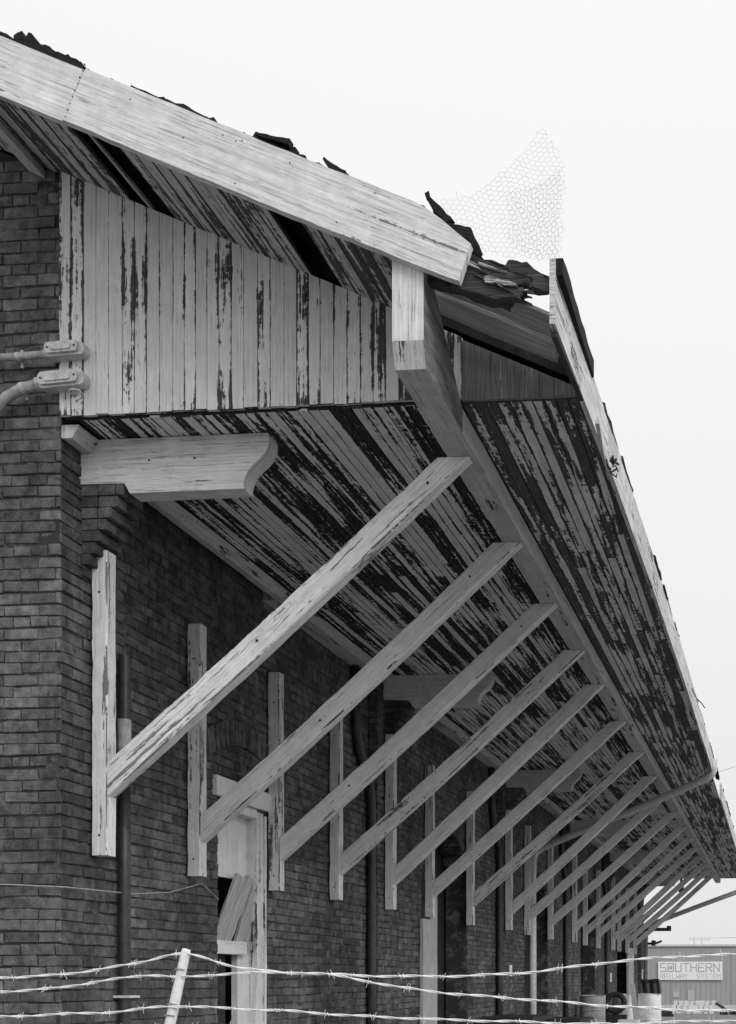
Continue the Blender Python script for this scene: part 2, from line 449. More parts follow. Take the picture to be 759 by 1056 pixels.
# ragged felt and shingle remains standing above the barge boards
def zbt(x): return 4.343 - .453 * (x + 3.58) + .305       # top of barge
def ragged(mb, x0, x1, h0, h1, y0, y1, lean=0.0, step=.022):
    ts = [0.0]
    while ts[-1] < 1: ts.append(min(1., ts[-1] + R(.35, 2.2) * step / (x1 - x0)))
    n = len(ts) - 1; top = []; w_ = 0.0
    for i, t in enumerate(ts):
        if random.random() < .3: w_ = R(-.45, .4)
        h = (h0 + (h1 - h0) * t) * (1 + w_) + R(-.004, .004)
        if i in (0, n): h *= .5
        top.append((x0 + (x1 - x0) * t, zbt(x0 + (x1 - x0) * t) + max(.002, h)))
    yo = [y0 + R(-.008, .008) for _ in top]; yb = [y1 + R(-.03, .03) for _ in top]
    zl = lambda p: min(p[1] - .004, zbt(p[0]) - .012)
    for (p, q, ya, yc, ba, bc) in zip(top, top[1:], yo, yo[1:], yb, yb[1:]):
        mb.face([(p[0], ya, zl(p)), (q[0], yc, zl(q)), (q[0], yc, q[1]), (p[0], ya, p[1])])
        mb.face([(p[0], ya, p[1]), (q[0], yc, q[1]), (q[0], bc, q[1] + .006), (p[0], ba, p[1] + .006)])
        mb.face([(p[0], ba, p[1] + .006), (q[0], bc, q[1] + .006), (q[0], bc, zl(q)), (p[0], ba, zl(p))])
f = MB()
for yy in (5.474, 5.55, 5.68, 5.84):
    k = R(.8, 1.1)
    ragged(f, -5.6, -4.1, .05 * k, .06 * k, yy, yy + .11)
    ragged(f, -4.1, -3.87, .03 * k, .045 * k, yy, yy + .11)
    ragged(f, -3.87, -3.50, .075 * k, .045 * k, yy, yy + .10); ragged(f, -3.75, -3.56, .085 * k, .06, yy + .03, yy + .1)
    ragged(f, -3.43, -3.08, .012, .028 * k, yy, yy + .12)
    ragged(f, -3.10, -2.80, .034 * k, .022, yy, yy + .12)
    ragged(f, -2.80, -1.72, .006, .008, yy, yy + .12)
def curl(x, z, dx, dz, thick, y0, w):        # a torn piece of roofing curling up
    n = 7; top = []; bot = []
    for i in range(n + 1):
        t = i / n
        cx = x + dx * t + .012 * math.sin(t * 5) ; cz = z + dz * t * t * .5 + dz * t * .5
        th = thick * (1 - .55 * t) * R(.75, 1.2)
        nx, nz = -dz, dx; l = math.hypot(nx, nz); nx /= l; nz /= l
        top.append((cx + nx * th, cz + nz * th)); bot.append((cx - nx * th, cz - nz * th))
    f.prism(top + bot[::-1], lambda p: (p[0] + R(-.004, .004), y0, p[1]), lambda p: (p[0] + R(-.006, .006), y0 + w, p[1] + R(0, .01)))
for yy in (5.47, 5.53, 5.60):
    curl(-2.38, zbt(-2.38) - .005, -.21, .115, .021, yy, .07); curl(-2.50, zbt(-2.5) + .03, -.10, .05, .022, yy + .02, .05)
    curl(-2.34, zbt(-2.34) + .0, -.13, .03, .022, yy, .07)
    curl(-2.42, zbt(-2.5) + .02, -.16, .055, .016, yy, .05)
    curl(-2.12, zbt(-2.13) - .005, -.11, .10, .017, yy, .05)
    curl(-1.61, zbt(-1.63) - .03, -.095, .15, .022, yy, .05)
    curl(-1.50, zbt(-1.52) - .045, -.16, .07, .026, yy, .08)
part(f, 'torn_shingles', MT['black'], roof)

# shingle edge along the eave: dark chips standing above the fascia
y = 6.40
while y < 35.8:
    L = R(.25, 1.1) if random.random() < .7 else R(.08, .2)
    if random.random() < .86:
        f = MB(); h = R(.010, .044); x1 = fx(y) + R(-.012, .016)
        n = max(2, int(L / .10)); z = 3.468
        top = [(y + L * i / n, z + h * R(.55, 1.2)) for i in range(n + 1)]
        poly = [(y, z - .006)] + top + [(y + L, z - .006)]
        f.prism(poly, lambda p: (x1 + R(-.006, .006), p[0], p[1]), lambda p: (x1 - .07, p[0], p[1] + .03))
        part(f, 'shingle', MT['black'], roof)
    y += L + R(0, .10)
n = 9; f = MB()
f.prism([(5.47, 3.44)] + [(5.47 + .95 * i / n, 3.53 + R(-.012, .012)) for i in range(n + 1)] + [(6.42, 3.44)], lambda p: (XF - .035, p[0], p[1]), lambda p: (XF - .075, p[0], p[1]))
part(f, 'shingle', MT['black'], roof)

# rake soffit boards (run along the building under the front overhang); two boards are missing
f = MB()
x = -9.1; bw = .088
while x < -1.93:
    x1 = x + bw
    miss = (-3.62 < x + bw / 2 < -3.42) or (-2.55 < x + bw / 2 < -2.40)
    if not miss:
        d = R(0, .006); y0 = 5.5 + R(-.004, .004)
        e = .0022
        A = [(x + e, y0, zu(x + e) - d), (x1 - e, y0, zu(x1 - e) - d), (x1 - e, y0, zu(x1 - e) + .022), (x + e, y0, zu(x + e) + .022)]
        i0 = len(f.uv)
        f.loft(A, [(p[0], 6.185, p[2] + R(-.002, .002)) for p in A], 3, .0006, 0, u0=0.0)
        for q in range(i0, len(f.uv)): f.uv[q] = (f.uv[q][0] / bw, f.uv[q][1])
    x = x1
part(f, 'rake_soffit', MT['rake'], roof)
f = MB()      # half-hanging sliver in the wide gap, rafters in the dark above
f.loft([(-3.585, 5.5, zu(-3.585) + .02), (-3.56, 5.5, zu(-3.56) + .015), (-3.56, 5.5, zu(-3.56) + .035), (-3.585, 5.5, zu(-3.585) + .04)], [(-3.54, 6.18, zu(-3.54) - .0), (-3.515, 6.18, zu(-3.515) - .0), (-3.515, 6.18, zu(-3.515) + .02), (-3.54, 6.18, zu(-3.54) + .02)], 4, .002)
part(f, 'loose_slat', MT['weathered'], roof)

# purlin end showing at the left, under the rake
f = MB()
xa, xb = -4.30, -4.195
f.loft([(xa, 5.52, zu(xa) - .05), (xb, 5.52, zu(xb) - .06), (xb, 5.52, zu(xb) - .006), (xa, 5.52, zu(xa) - .006)], [(xa, 6.3, zu(xa) - .05), (xb, 6.3, zu(xb) - .06), (xb, 6.3, zu(xb) - .006), (xa, 6.3, zu(xa) - .006)], 3, .002, .005)
part(f, 'purlin', MT['timber'], roof)

# torn eave corner: bare deck boards, rotten rake piece with a hole
f = MB()
def deckboard(x0, x1, y0, y1, t, ragged_end=False, mi=0):
    A = [(x0, y0, zu(x0) + t), (x0, y1, zu(x0) + t), (x0, y1, zu(x0) + t + .024), (x0, y0, zu(x0) + t + .024)]
    B = [(x1, y0 + R(-.01, .01), zu(x1) + t), (x1 + R(-.05, 0), y1, zu(x1) + t), (x1, y1, zu(x1) + t + .024), (x1, y0, zu(x1) + t + .024)]
    f.loft(A, B, 6, .003)
deckboard(-1.90, -1.10, 5.60, 5.79, .03); deckboard(-1.90, -1.13, 5.81, 5.955, .012); deckboard(-1.90, -1.18, 5.985, 6.10, .05)
part(f, 'roof_deck', MT['weathered'], roof)
f = MB()
def jag(poly, y0, y1, sub=4, a=.009):
    out = []
    for i in range(len(poly)):
        p, q = poly[i], poly[(i + 1) % len(poly)]
        for k in range(sub):
            t = k / sub; out.append((p[0] + (q[0] - p[0]) * t + R(-a, a), p[1] + (q[1] - p[1]) * t + R(-a, a)))
    f.prism(out, lambda p: (p[0], y0 + R(-.012, .012), p[1]), lambda p: (p[0], y1 + R(-.012, .012), p[1]))
jag([(-1.62, 3.66), (-1.46, 3.585), (-1.36, 3.54), (-1.29, 3.50), (-1.20, 3.475), (-1.215, 3.44), (-1.29, 3.425), (-1.235, 3.40), (-1.25, 3.365), (-1.35, 3.36), (-1.46, 3.40), (-1.60, 3.44)], 5.515, 5.56)
jag([(-1.36, 3.545), (-1.325, 3.60), (-1.24, 3.575), (-1.09, 3.485), (-1.09, 3.43), (-1.16, 3.425), (-1.22, 3.45)], 5.58, 5.61, 4, .005)
jag([(-1.75, 3.58), (-1.48, 3.46), (-1.30, 3.39), (-1.33, 3.345), (-1.5, 3.41), (-1.75, 3.50)], 5.565, 5.60, 4, .008)
part(f, 'rotten_rafter', MT['dark_wood'], roof)
for k in range(34):
    x = R(-1.60, -1.30); z = 3.60 - .36 * (x + 1.58) + R(-.13, .0); l = min(R(.05, .22), -1.20 - x); y = R(5.50, 5.60)
    dx, dz = l, -.42 * l + R(-.03, .03); h = R(.004, .013)
    f = MB(); f.loft([(x, y, z - h), (x, y + .02, z - h), (x, y + .02, z + h), (x, y, z + h)], [(x + dx, y + R(-.03, .01), z + dz), (x + dx, y + .012, z + dz), (x + dx, y + .012, z + dz + .003), (x + dx, y, z + dz + .003)], 4, .003)
    part(f, 'splinter', MT['dark_wood'] if random.random() < .65 else MT['weathered'], roof)
f = MB()      # light splintered lath on the torn edge
jag([(-1.44, 3.475), (-1.34, 3.455), (-1.26, 3.415), (-1.33, 3.425), (-1.43, 3.445)], 5.495, 5.512, 4, .006)
part(f, 'splintered_lath', MT['weathered'], roof)

# ---- barge boards
f = MB()
def zbb(x): return 4.343 - .453 * (x + 3.58)
def barge(x0, x1, y0, y1, cutL, cutR, chip=False):
    n = 26; bot = []; top = []
    for i in range(n + 1):
        t = i / n; xb = x0 + (x1 - x0) * t; xt = x0 + cutL + (x1 + cutR - x0 - cutL) * t
        w = .0026
        bot.append((xb, zbb(xb) + R(-w, w) - .008 * math.sin(math.pi * t)))
        tz = zbb(xt) + .305 - .006 * math.sin(math.pi * t) + R(-w, w)
        if chip and t > .86: tz -= .55 * (xt - (x0 + cutL + (x1 + cutR - x0 - cutL) * .86)) ** 1.35
        top.append((xt, tz))
    poly = bot + top[::-1]
    # face built as a strip so that UVs follow the slope
    ca, sa = math.cos(math.atan(-.453)), math.sin(math.atan(-.453))
    uvof = lambda p: (-p[0] * sa + p[1] * ca, p[0] * ca + p[1] * sa)
    mid = [((bot[i][0] + top[i][0]) / 2, (bot[i][1] + top[i][1]) / 2) for i in range(n + 1)]
    fr = []
    for yy in (y0, y1):
        rows = [f.idx([(p[0], yy, p[1]) for p in L0]) for L0 in (bot, mid, top)]; fr.append(rows)
        for r0, r1, L0, L1 in ((rows[0], rows[1], bot, mid), (rows[1], rows[2], mid, top)):
            for i in range(n):
                ids = [r0 + i, r0 + i + 1, r1 + i + 1, r1 + i]; q = [L0[i], L0[i + 1], L1[i + 1], L1[i]]
                if yy == y1: ids = ids[::-1]; q = q[::-1]
                f.fi(ids, [uvof(p) for p in q])
    loop = [(0, i, bot[i]) for i in range(n + 1)] + [(1, n, mid[n])] + [(2, i, top[i]) for i in range(n, -1, -1)] + [(1, 0, mid[0])]
    for A_, B_ in zip(loop, loop[1:] + loop[:1]):
        a0, b0 = fr[0][A_[0]] + A_[1], fr[0][B_[0]] + B_[1]; a1, b1 = fr[1][A_[0]] + A_[1], fr[1][B_[0]] + B_[1]
        ua, ub = uvof(A_[2]), uvof(B_[2])
        f.fi((b0, a0, a1, b1), (ub, ua, (ua[0] + .045, ua[1]), (ub[0] + .045, ub[1])))
barge(-3.595, -1.549, YB, YB + .045, .125, .06, True)
bb = part(f, 'barge_board', MT['barge'], depot)
f = MB(); barge(-7.3, -3.607, YB + .016, YB + .056, .12, .117)
part(f, 'barge_board', MT['barge'], depot)
for k in range(9):            # nails along the joint and scattered over the board
    t = k / 8; x = -3.578 + .105 * t; z = zbb(-3.578) + .02 + .255 * t
    f = MB(); f.tube([(x + R(-.006, .006), YB + .002, z), (x, YB - .003, z)], R(.002, .004), 6); part(f, 'nail', MT['hole'], bb)
for k in range(9):
    x = R(-3.4, -1.7); z = zbb(x) + random.choice((.04, .25, .15)) + R(-.02, .02)
    f = MB(); f.tube([(x, YB + .002, z), (x, YB - .002, z)], .0035, 6); part(f, 'nail', MT['hole'], bb)

# ---- gable siding
def siding(x0, x1, zb, bw, y, ztop, rag=0.0):
    f = MB(); x = x0
    while x < x1 - .01:
        xe = min(x + bw * R(.86, 1.12), x1); e = R(.0002, .0016); d = R(0, .003)
        zt0, zt1 = ztop(x), ztop(xe); z0 = zb + R(-rag, rag)
        A = [(x + e, y - d, z0), (x + e, y + .02, z0), (xe - e, y + .02, z0), (xe - e, y - d, z0)]
        B = [(x + e, y - d, zt0), (x + e, y + .02, zt0), (xe - e, y + .02, zt1), (xe - e, y - d, zt1)]
        u = [Vector(p) for p in A]
        # front face with U across 0..1, V up
        n = 6
        for k in range(n):
            a, c = k / n, (k + 1) / n
            P = lambda i, t: tuple(Vector(A[i]).lerp(Vector(B[i]), t))
            i0 = f.idx([P(0, a), P(3, a), P(3, c), P(0, c)]) if k == 0 else None
            if k == 0: ids = [i0, i0 + 1, i0 + 2, i0 + 3]
            else:
                j = f.idx([P(3, c), P(0, c)]); ids = [prev[3], prev[2], j, j + 1]
            va, vc = P(0, a)[2] + 7 * x, P(0, c)[2] + 7 * x
            f.fi(ids, ((0, va), (1, va), (1, vc), (0, vc))); prev = ids
        f.face([A[1], A[0], B[0], B[1]], [(0, 0), (.2, 0), (.2, 1), (0, 1)])
        f.face([A[3], A[2], B[2], B[3]], [(0, 0), (.2, 0), (.2, 1), (0, 1)])
        f.face([A[0], A[1], A[2], A[3]], [(0, 0), (.2, 0), (.2, .1), (0, .1)])
        x = xe
    return f
part(siding(-4.075, XBR + .01, 3.215, .075, 6.15, lambda x: zu(x) - .004, .004), 'gable_siding', MT['siding'], depot)
part(siding(XBR + .012, -1.085, 3.203, .088, 6.155, lambda x: zu(x) - .015), 'gable_siding', MT['siding_bare'], depot, 'bare weathered boards at the eave end of the gable')
f = MB(); f.box(-4.06, -1.085, 6.176, 6.194, 3.21, 3.23); part(f, 'sill_strip', MT['slab'], depot)

# ---- eave soffit: narrow boards inside the beam, wider weathered ones outside
def soffit(x0, x1, y0, y1, bw, name, mat, drop=.004, seg=3.1):
    f = MB(); x = x0
    while x < x1 - .008:
        xe = min(x + bw, x1); e = R(.0016, .0038)
        y = y0
        while y < y1 - .01:
            ye = min(y1, y + (R(.7, 1.3) * seg)); 
            if y1 - ye < .4: ye = y1
            d = SOF - R(0, drop) - (R(.004, .016) if random.random() < .04 else 0); d2 = SOF - R(0, drop)
            n = 2
            A = [(x + e, y + .001, d), (xe - e, y + .001, d), (xe - e, y + .001, SOF + .02), (x + e, y + .001, SOF + .02)]
            B = [(x + e, ye - .001, d2), (xe - e, ye - .001, d2), (xe - e, ye - .001, SOF + .02), (x + e, ye - .001, SOF + .02)]
            i0 = len(f.uv); f.loft(A, B, n, .0008, 0, u0=0.0)
            for q in range(i0, len(f.uv)): f.uv[q] = (min(1., f.uv[q][0] / bw), f.uv[q][1])
            y = ye
        x = xe
    return part(f, name, mat, depot)
soffit(-3.985, XBL - .001, 6.177, 35.9, .062, 'soffit', MT['soffit'])
soffit(XBR + .002, -1.088, 6.18, 35.9, .066, 'soffit', MT['soffit_out'], .007, 2.2)
f = MB(); f.box(-4.2, -1.095, 6.24, 35.9, SOF + .022, SOF + .04); part(f, 'soffit_backing', MT['hole'], depot)
f = MB(); y = 6.18          # last board, scribed to the fascia line
while y < 35.8:
    ye = min(35.9, y + R(1.6, 2.6)); xa, xb = fx(y) - .030, fx(ye) - .030
    f.loft([(-1.087, y, SOF), (xa, y, SOF), (xa, y, SOF + .02), (-1.087, y, SOF + .02)], [(-1.087, ye - .002, SOF), (xb, ye - .002, SOF), (xb, ye - .002, SOF + .02), (-1.087, ye - .002, SOF + .02)], 2, .0008, 0, u0=0.0); y = ye
for q in range(len(f.uv)): f.uv[q] = (min(1., f.uv[q][0] / .09), f.uv[q][1])
part(f, 'soffit', MT['soffit_out'], depot)
# moulding where soffit meets wall
f = MB(); y = 6.205
while y < 35:
    ye = min(35.3, y + R(3.2, 4.4))
    xw = XP + .002 if y < 6.5 else XR - .01
    if y < 6.5: ye = 9.0
    f.loft([(xw, y, 3.115), (-4.035, y, 3.115), (-3.985, y, 3.19), (xw, y, 3.19)], [(xw, ye - .004, 3.115), (-4.035, ye - .004, 3.115), (-3.985, ye - .004, 3.19), (xw, ye - .004, 3.19)], 8, .0015, .004); y = ye
part(f, 'cornice_moulding', MT['beam'], depot)

# ---- eave beam with its tapered nose at the gable
f = MB()
prof = [(5.498, 3.62), (5.498, 3.172), (5.54, 3.05), (6.2, 3.05), (6.2, 3.19), (6.15, 3.21), (5.57, 3.60)]
for i in range(len(prof)):
    p, q = prof[i], prof[(i + 1) % len(prof)]
    l = math.hypot(p[0] - q[0], p[1] - q[1])
    uu = R(0, 40)
    f.face([(XBL, p[0], p[1]), (XBR, p[0], p[1]), (XBR, q[0], q[1]), (XBL, q[0], q[1])][::-1], [(uu, uu), (uu + .16, uu), (uu + .16, uu + l), (uu, uu + l)][::-1], 1 if i == 0 else 0)
for xx, rev in ((XBL, False), (XBR, True)):
    q = [(xx, p[0], p[1]) for p in prof]; uv = [(p[1] + 3, p[0]) for p in prof]
    f.face(q if not rev else q[::-1], uv if not rev else uv[::-1], 2)
y = 6.2
while y < 35.8:
    ye = min(35.9, y + R(3.5, 5.2))
    f.loft([(XBL, y, 3.05), (XBR, y, 3.05), (XBR, y, 3.19), (XBL, y, 3.19)], [(XBL, ye - .003, 3.05), (XBR, ye - .003, 3.05), (XBR, ye - .003, 3.19), (XBL, ye - .003, 3.19)], 10, .0016, .004)
    y = ye
part(f, 'eave_beam', [MT['beam'], MT['barge'], MT['siding_bare']], depot)

# ---- fascia
f = MB()
def fascia(y0, y1, z0=3.195, z1=3.475):
    f = MB()
    n = max(2, int((y1 - y0) / .35)); v0 = R(0, 40); u0 = R(0, 40)
    for i in range(n):
        a, c = y0 + (y1 - y0) * i / n, y0 + (y1 - y0) * (i + 1) / n
        zz = lambda y: (z0 + .004 * math.sin(y * 2.1), (z1 if y > 6.6 else z1 + .035 * min(1, (6.6 - y) / 1.0)) + .004 * math.sin(y * 3.3 + 1))
        A = [(fx(a) - .028, a, zz(a)[0]), (fx(a), a, zz(a)[0]), (fx(a), a, zz(a)[1]), (fx(a) - .028, a, zz(a)[1])]
        B = [(fx(c) - .028, c, zz(c)[0]), (fx(c), c, zz(c)[0]), (fx(c), c, zz(c)[1]), (fx(c) - .028, c, zz(c)[1])]
        pa = [0, .028, .308, .336, .616]
        ia = f.idx(A); ib = f.idx(B)
        for k in range(4):
            j = (k + 1) % 4
            f.fi((ia + k, ia + j, ib + j, ib + k), ((u0 + pa[k], v0 + a), (u0 + pa[k + 1], v0 + a), (u0 + pa[k + 1], v0 + c), (u0 + pa[k], v0 + c)))
        if i == 0: f.fi((ia, ia + 3, ia + 2, ia + 1), [(u0, 0), (u0 + .28, 0), (u0 + .28, .03), (u0, .03)])
        if i == n - 1: f.fi((ib, ib + 1, ib + 2, ib + 3), [(u0, 0), (u0, .03), (u0 + .28, .03), (u0 + .28, 0)])
    part(f, 'fascia_board', MT['fascia'], depot)
fascia(5.45, 9.6); fascia(9.603, 13.9); fascia(13.903, 17.5); fascia(20.1, 24.8); fascia(24.803, 30.0); fascia(30.003, 35.95)
f = MB()      # inner rough fascia, visible where the front board is missing or split
f.box(-1.14, -1.095, 6.21, 35.9, 3.205, 3.44, n=10, jit=.002)
f.loft([(-1.105, 5.52, 3.17), (-1.075, 5.52, 3.17), (-1.08, 5.52, 3.27), (-1.11, 5.52, 3.27)], [(-1.085, 6.19, 3.19), (-1.055, 6.19, 3.19), (-1.055, 6.19, 3.25), (-1.085, 6.19, 3.25)], 4, .004)
for k in range(9):   # splinters and nest straw under the split
    y0 = 6.95 + R(-.10, .14); x0 = -1.02 + R(-.05, .02); z0 = 3.17 + R(-.02, .03)
    f.tube([(x0, y0, z0), (x0 + R(-.01, .03), y0 + R(-.05, .05), z0 + R(-.025, .01)), (x0 + R(0, .05), y0 + R(-.06, .06), z0 + R(-.03, .01))], R(.004, .010), 5)
part(f, 'rough_fascia', MT['dark_wood'], depot)
f = MB()      # long split along the lower arris
f.loft([(-1.035, 6.45, 3.19), (-1.01, 6.45, 3.19), (-1.01, 6.45, 3.205), (-1.035, 6.45, 3.205)], [(-1.045, 7.02, 3.12), (-1.04, 7.02, 3.12), (-1.04, 7.02, 3.125), (-1.045, 7.02, 3.125)], 5, .003)
part(f, 'split_splinter', MT['fascia'], depot)
f = MB()      # hanging strand of old wire at the eave
f.tube([(-.955, 12.9, 3.32), (-.93, 12.95, 3.27), (-.90, 13.0, 3.22), (-.85, 13.1, 3.19), (-.82, 13.15, 3.15)], .006, 5)
part(f, 'loose_wire', MT['hole'], depot)

# ---- braces: post on the wall and slanted strut to the eave beam
Y1 = 6.478
RAT = [1, 1.2, 1.4, 1.6, 1.79, 2.05, 2.33, 2.61, 2.88, 3.18, 3.48, 3.77, 4.05, 4.32, 4.6, 4.85, 5.12]
for k, rt in enumerate(RAT):
    y = Y1 * rt; w = .097
    x0 = XP if on_pil(y + .05) else XR
    x0 += .012
    zb, ztp = .742 + R(-.012, .012), 2.555 + R(-.02, .02)
    if k == 0: zb, ztp = .744, 2.572
    f = MB(); tw = R(-.004, .004)
    A = [(x0, y, zb), (x0, y + w, zb), (x0 + w, y + w, zb), (x0 + w, y, zb)]
    f.loft(A, [(p[0] + tw, p[1], ztp) for p in A], 16, .0012, .005, mc=2)
    for z in (zb + .12, ztp - .25): f.tube([(x0 + w * .5, y + .002, z), (x0 + w * .5, y - .002, z)], .007, 8, mi=1)
    part(f, 'wall_post', [MT['timber_lit'] if k == 0 else MT['timber'], MT['hole'], MT['arris_lit'] if k == 0 else MT['arris']], depot)
    xs = x0 + w
    d = R(-.012, .012)
    zl, zh = (1.097, 1.307) if k == 0 else (.985 + d, 1.175 + d)
    th = w - .006
    ys = y + .003
    A = [(xs, ys, zl), (xs, ys + th, zl), (xs, ys + th, zh), (xs, ys, zh)]
    xt = -1.772 + R(-.008, .008)
    zt_ = 3.047
    B = [(xt, ys, zt_), (xt, ys + th, zt_), (xt - .195, ys + th, zt_), (xt - .195, ys, zt_)]
    f = MB(); sg, sl_ = R(.004, .02), R(-.012, .012)
    f.loft(A, B, 30, .0014, .006, sag=lambda t: (0, sl_ * math.sin(math.pi * t), -sg * math.sin(math.pi * t)), mc=2)
    for tt in ((R(.25, .4), R(.86, .93)) if k else (.44, .93)):
        c = Vector(((xs + xt - .1) / 2 * 0 + xs + (xt - .1 - xs) * tt, ys, (zl + zh) / 2 + (zt_ - (zl + zh) / 2) * tt - R(0, .025)))
        f.tube([c + Vector((0, .002, 0)), c + Vector((0, -.002, 0))], .008, 8, mi=1)
    part(f, 'strut', [MT['timber_lit'] if k == 0 else MT['timber'], MT['hole'], MT['arris_lit'] if k == 0 else MT['arris']], depot)

# ---- lookout brackets with ogee ends
for yb in BRK:
    f = MB()
    og = [(-2.955, 3.192), (-2.948, 3.165), (-2.952, 3.12), (-2.972, 3.078), (-3.005, 3.042), (-3.045, 3.010), (-3.078, 2.972), (-3.098, 2.925), (-3.104, 2.895), (-3.100, 2.872)]
    poly = [(-4.112, 3.192)] + og + [(-3.80, 2.870), (-3.832, 2.930), (-4.112, 2.934)]
    poly = poly[::-1]
    f.prism(poly, lambda p: (p[0], yb - .004, p[1]), lambda p: (p[0], yb + .118, p[1]))
    for xx in (-3.68, -3.40): f.tube([(xx, yb, 3.06), (xx, yb - .007, 3.06)], .006, 8, mi=1)
    part(f, 'bracket', [MT['bracket'], MT['hole']], depot)

# ---- small doorway in the first bay
d0 = MB()
d0.box(XR - .14, XR - .10, 8.2, 9.0, .80, 1.36, axis=2, n=4)                               # painted panel over the transom
door = part(d0, 'door', MT['door_paint'], depot, 'boarded-up doorway with broken planks')
f = MB(); f.box(XR - .012, XR + .030, 8.17, 9.20, 1.385, 1.535, axis=1, n=6, jit=.002, cham=.004); part(f, 'lintel', MT['door_paint'], door)
f = MB()
f.box(XR - .13, XR - .003, 8.905, 9.012, GROUND + .01, 1.36, axis=2, n=10, jit=.0015, cham=.004)
f.box(XR - .20, XR - .09, 8.255, 8.29, GROUND + .01, 1.36, axis=2, n=8, cham=.004)
f.box(XR - .10, XR - .006, 8.30, 8.905, 1.305, 1.382, axis=1, n=4, cham=.003)
f.box(XR - .02, XR + .018, 9.014, 9.034, GROUND, 1.34, axis=2, n=10, jit=.002, cham=.004)
part(f, 'door_frame', MT['timber'], door)
f = MB(); f.box(XR - .5, XR - .45, 8.1, 9.1, GROUND, 1.4); part(f, 'doorway_void', MT['hole'], door)
for (yt, yb_, w) in ((8.62, 8.28, .16), (8.80, 8.46, .10), (8.94, 8.64, .13)):
    f = MB()
    A = [(XR - .06, yb_, .28), (XR - .085, yb_, .28), (XR - .085, yb_ + w, .28), (XR - .06, yb_ + w, .28)]
    B = [(XR - .03, yt, .84), (XR - .055, yt, .84), (XR - .055, yt + w, .80), (XR - .03, yt + w, .80)]
    f.loft(A, B, 6, .003, .003); part(f, 'broken_plank', MT['plank'], door)
f = MB(); f.box(XR - .055, XR - .02, 8.24, 8.56, .195, .30, axis=1, n=3, cham=.003); f.box(XR - .055, XR - .02, 8.563, 8.76, .195, .30, axis=1, n=3, cham=.003); part(f, 'cross_rail', MT['door_paint'], door)
f = MB(); f.box(XR - .13, XR - .09, 8.3, 8.54, GROUND + .02, .20, axis=2, n=4); part(f, 'dark_plank', MT['slab'], door)
f = MB(); f.box(XR - .12, XR - .07, 8.70, 8.90, GROUND + .02, .20, axis=2, n=4); part(f, 'door_stile', MT['bracket'], door)

# big freight doors: dark leaves set back in the arched openings, one pale plank leaf standing out
for i, o in enumerate(OPEN[1:]):
    f = MB(); y = o[0]
    while y < o[1] - .02:
        ye = min(o[1], y + .16); f.box(XR - .36 - R(0, .006), XR - .32, y + .003, ye - .003, GROUND, 2.0, axis=2); y = ye
    part(f, 'freight_door', MT['slab'], depot)
f = MB(); f.box(XR + .005, XR + .05, 13.10, 13.36, GROUND, .72, axis=2, n=8, jit=.002, cham=.003); f.box(XR + .002, XR + .045, 13.365, 13.68, GROUND, 1.02, axis=2, n=8, jit=.002, cham=.003)
part(f, 'shutter_board', MT['weathered'], depot, 'pale plank shutter beside the first arched doorway')
f = MB(); f.box(XR + .004, XR + .07, 31.75, 32.9, GROUND, .9, axis=2, n=4, cham=.004); part(f, 'shutter_board', MT['weathered'], depot)

# ---- downspouts and dark corner tubes
f = MB(); f.tube([(-4.05, 6.76, z) for z in (GROUND, -.8, 0., .6, 1.30)], .036, 12)
dsp = part(f, 'downspout', MT['pipe_dark'], depot, 'tarred drainpipe behind the nearest wall post', True)
f = MB(); f.tube([(-4.05, 6.76, 1.27), (-4.05, 6.76, 1.62)], .040, 14); part(f, 'pipe_collar', MT['cable'], dsp, smooth=False)
f = MB(); f.tube([(-4.05, 6.76, 1.60), (-4.05, 6.76, 2.02)], .034, 12); part(f, 'pipe_top', MT['pipe_dark'], dsp)
f = MB(); f.box(XP, -3.99, 6.72, 6.83, -.115, -.10); part(f, 'pipe_clip', MT['pipe_light'], dsp)
f = MB()
f.tube([(-.945, 17.3, 3.36), (-.945, 17.3, 3.20), (-.975, 17.32, 3.13), (-1.04, 17.37, 3.085), (-2.2, 18.0, 2.73), (-3.3, 18.5, 2.40), (-3.9, 18.72, 2.20), (-4.02, 18.76, 2.12), (-4.06, 18.77, 2.0), (-4.06, 18.77, .5), (-4.06, 18.77, GROUND)], .058, 12)
part(f, 'downspout', MT['pipe_light'], depot, 'pale drainpipe slanting from the eave to the wall', True)
f = MB()
f.tube([(-.93, 35.4, 3.3), (-.94, 35.4, 2.95), (-1.05, 35.4, 2.78), (-2.5, 35.35, 2.25), (-3.9, 35.3, 1.72), (-4.05, 35.3, 1.6), (-4.05, 35.3, GROUND)], .075, 10)
part(f, 'downspout', MT['cable'], depot, smooth=True)
for yy in (11.37, 16.79, 22.24, 27.69):
    f = MB(); f.tube([(-4.145, yy, GROUND), (-4.145, yy, 0.), (-4.145, yy, 1.75), (-4.145, yy - .06, 2.0), (-4.15, yy - .35, 2.3), (-4.15, yy - .42, 2.5), (-4.15, yy - .43, 3.1)], .047, 10); part(f, 'downspout', MT['pipe_dark'], depot, smooth=True)  # dark bent tubes in the near corners of the inner pilasters

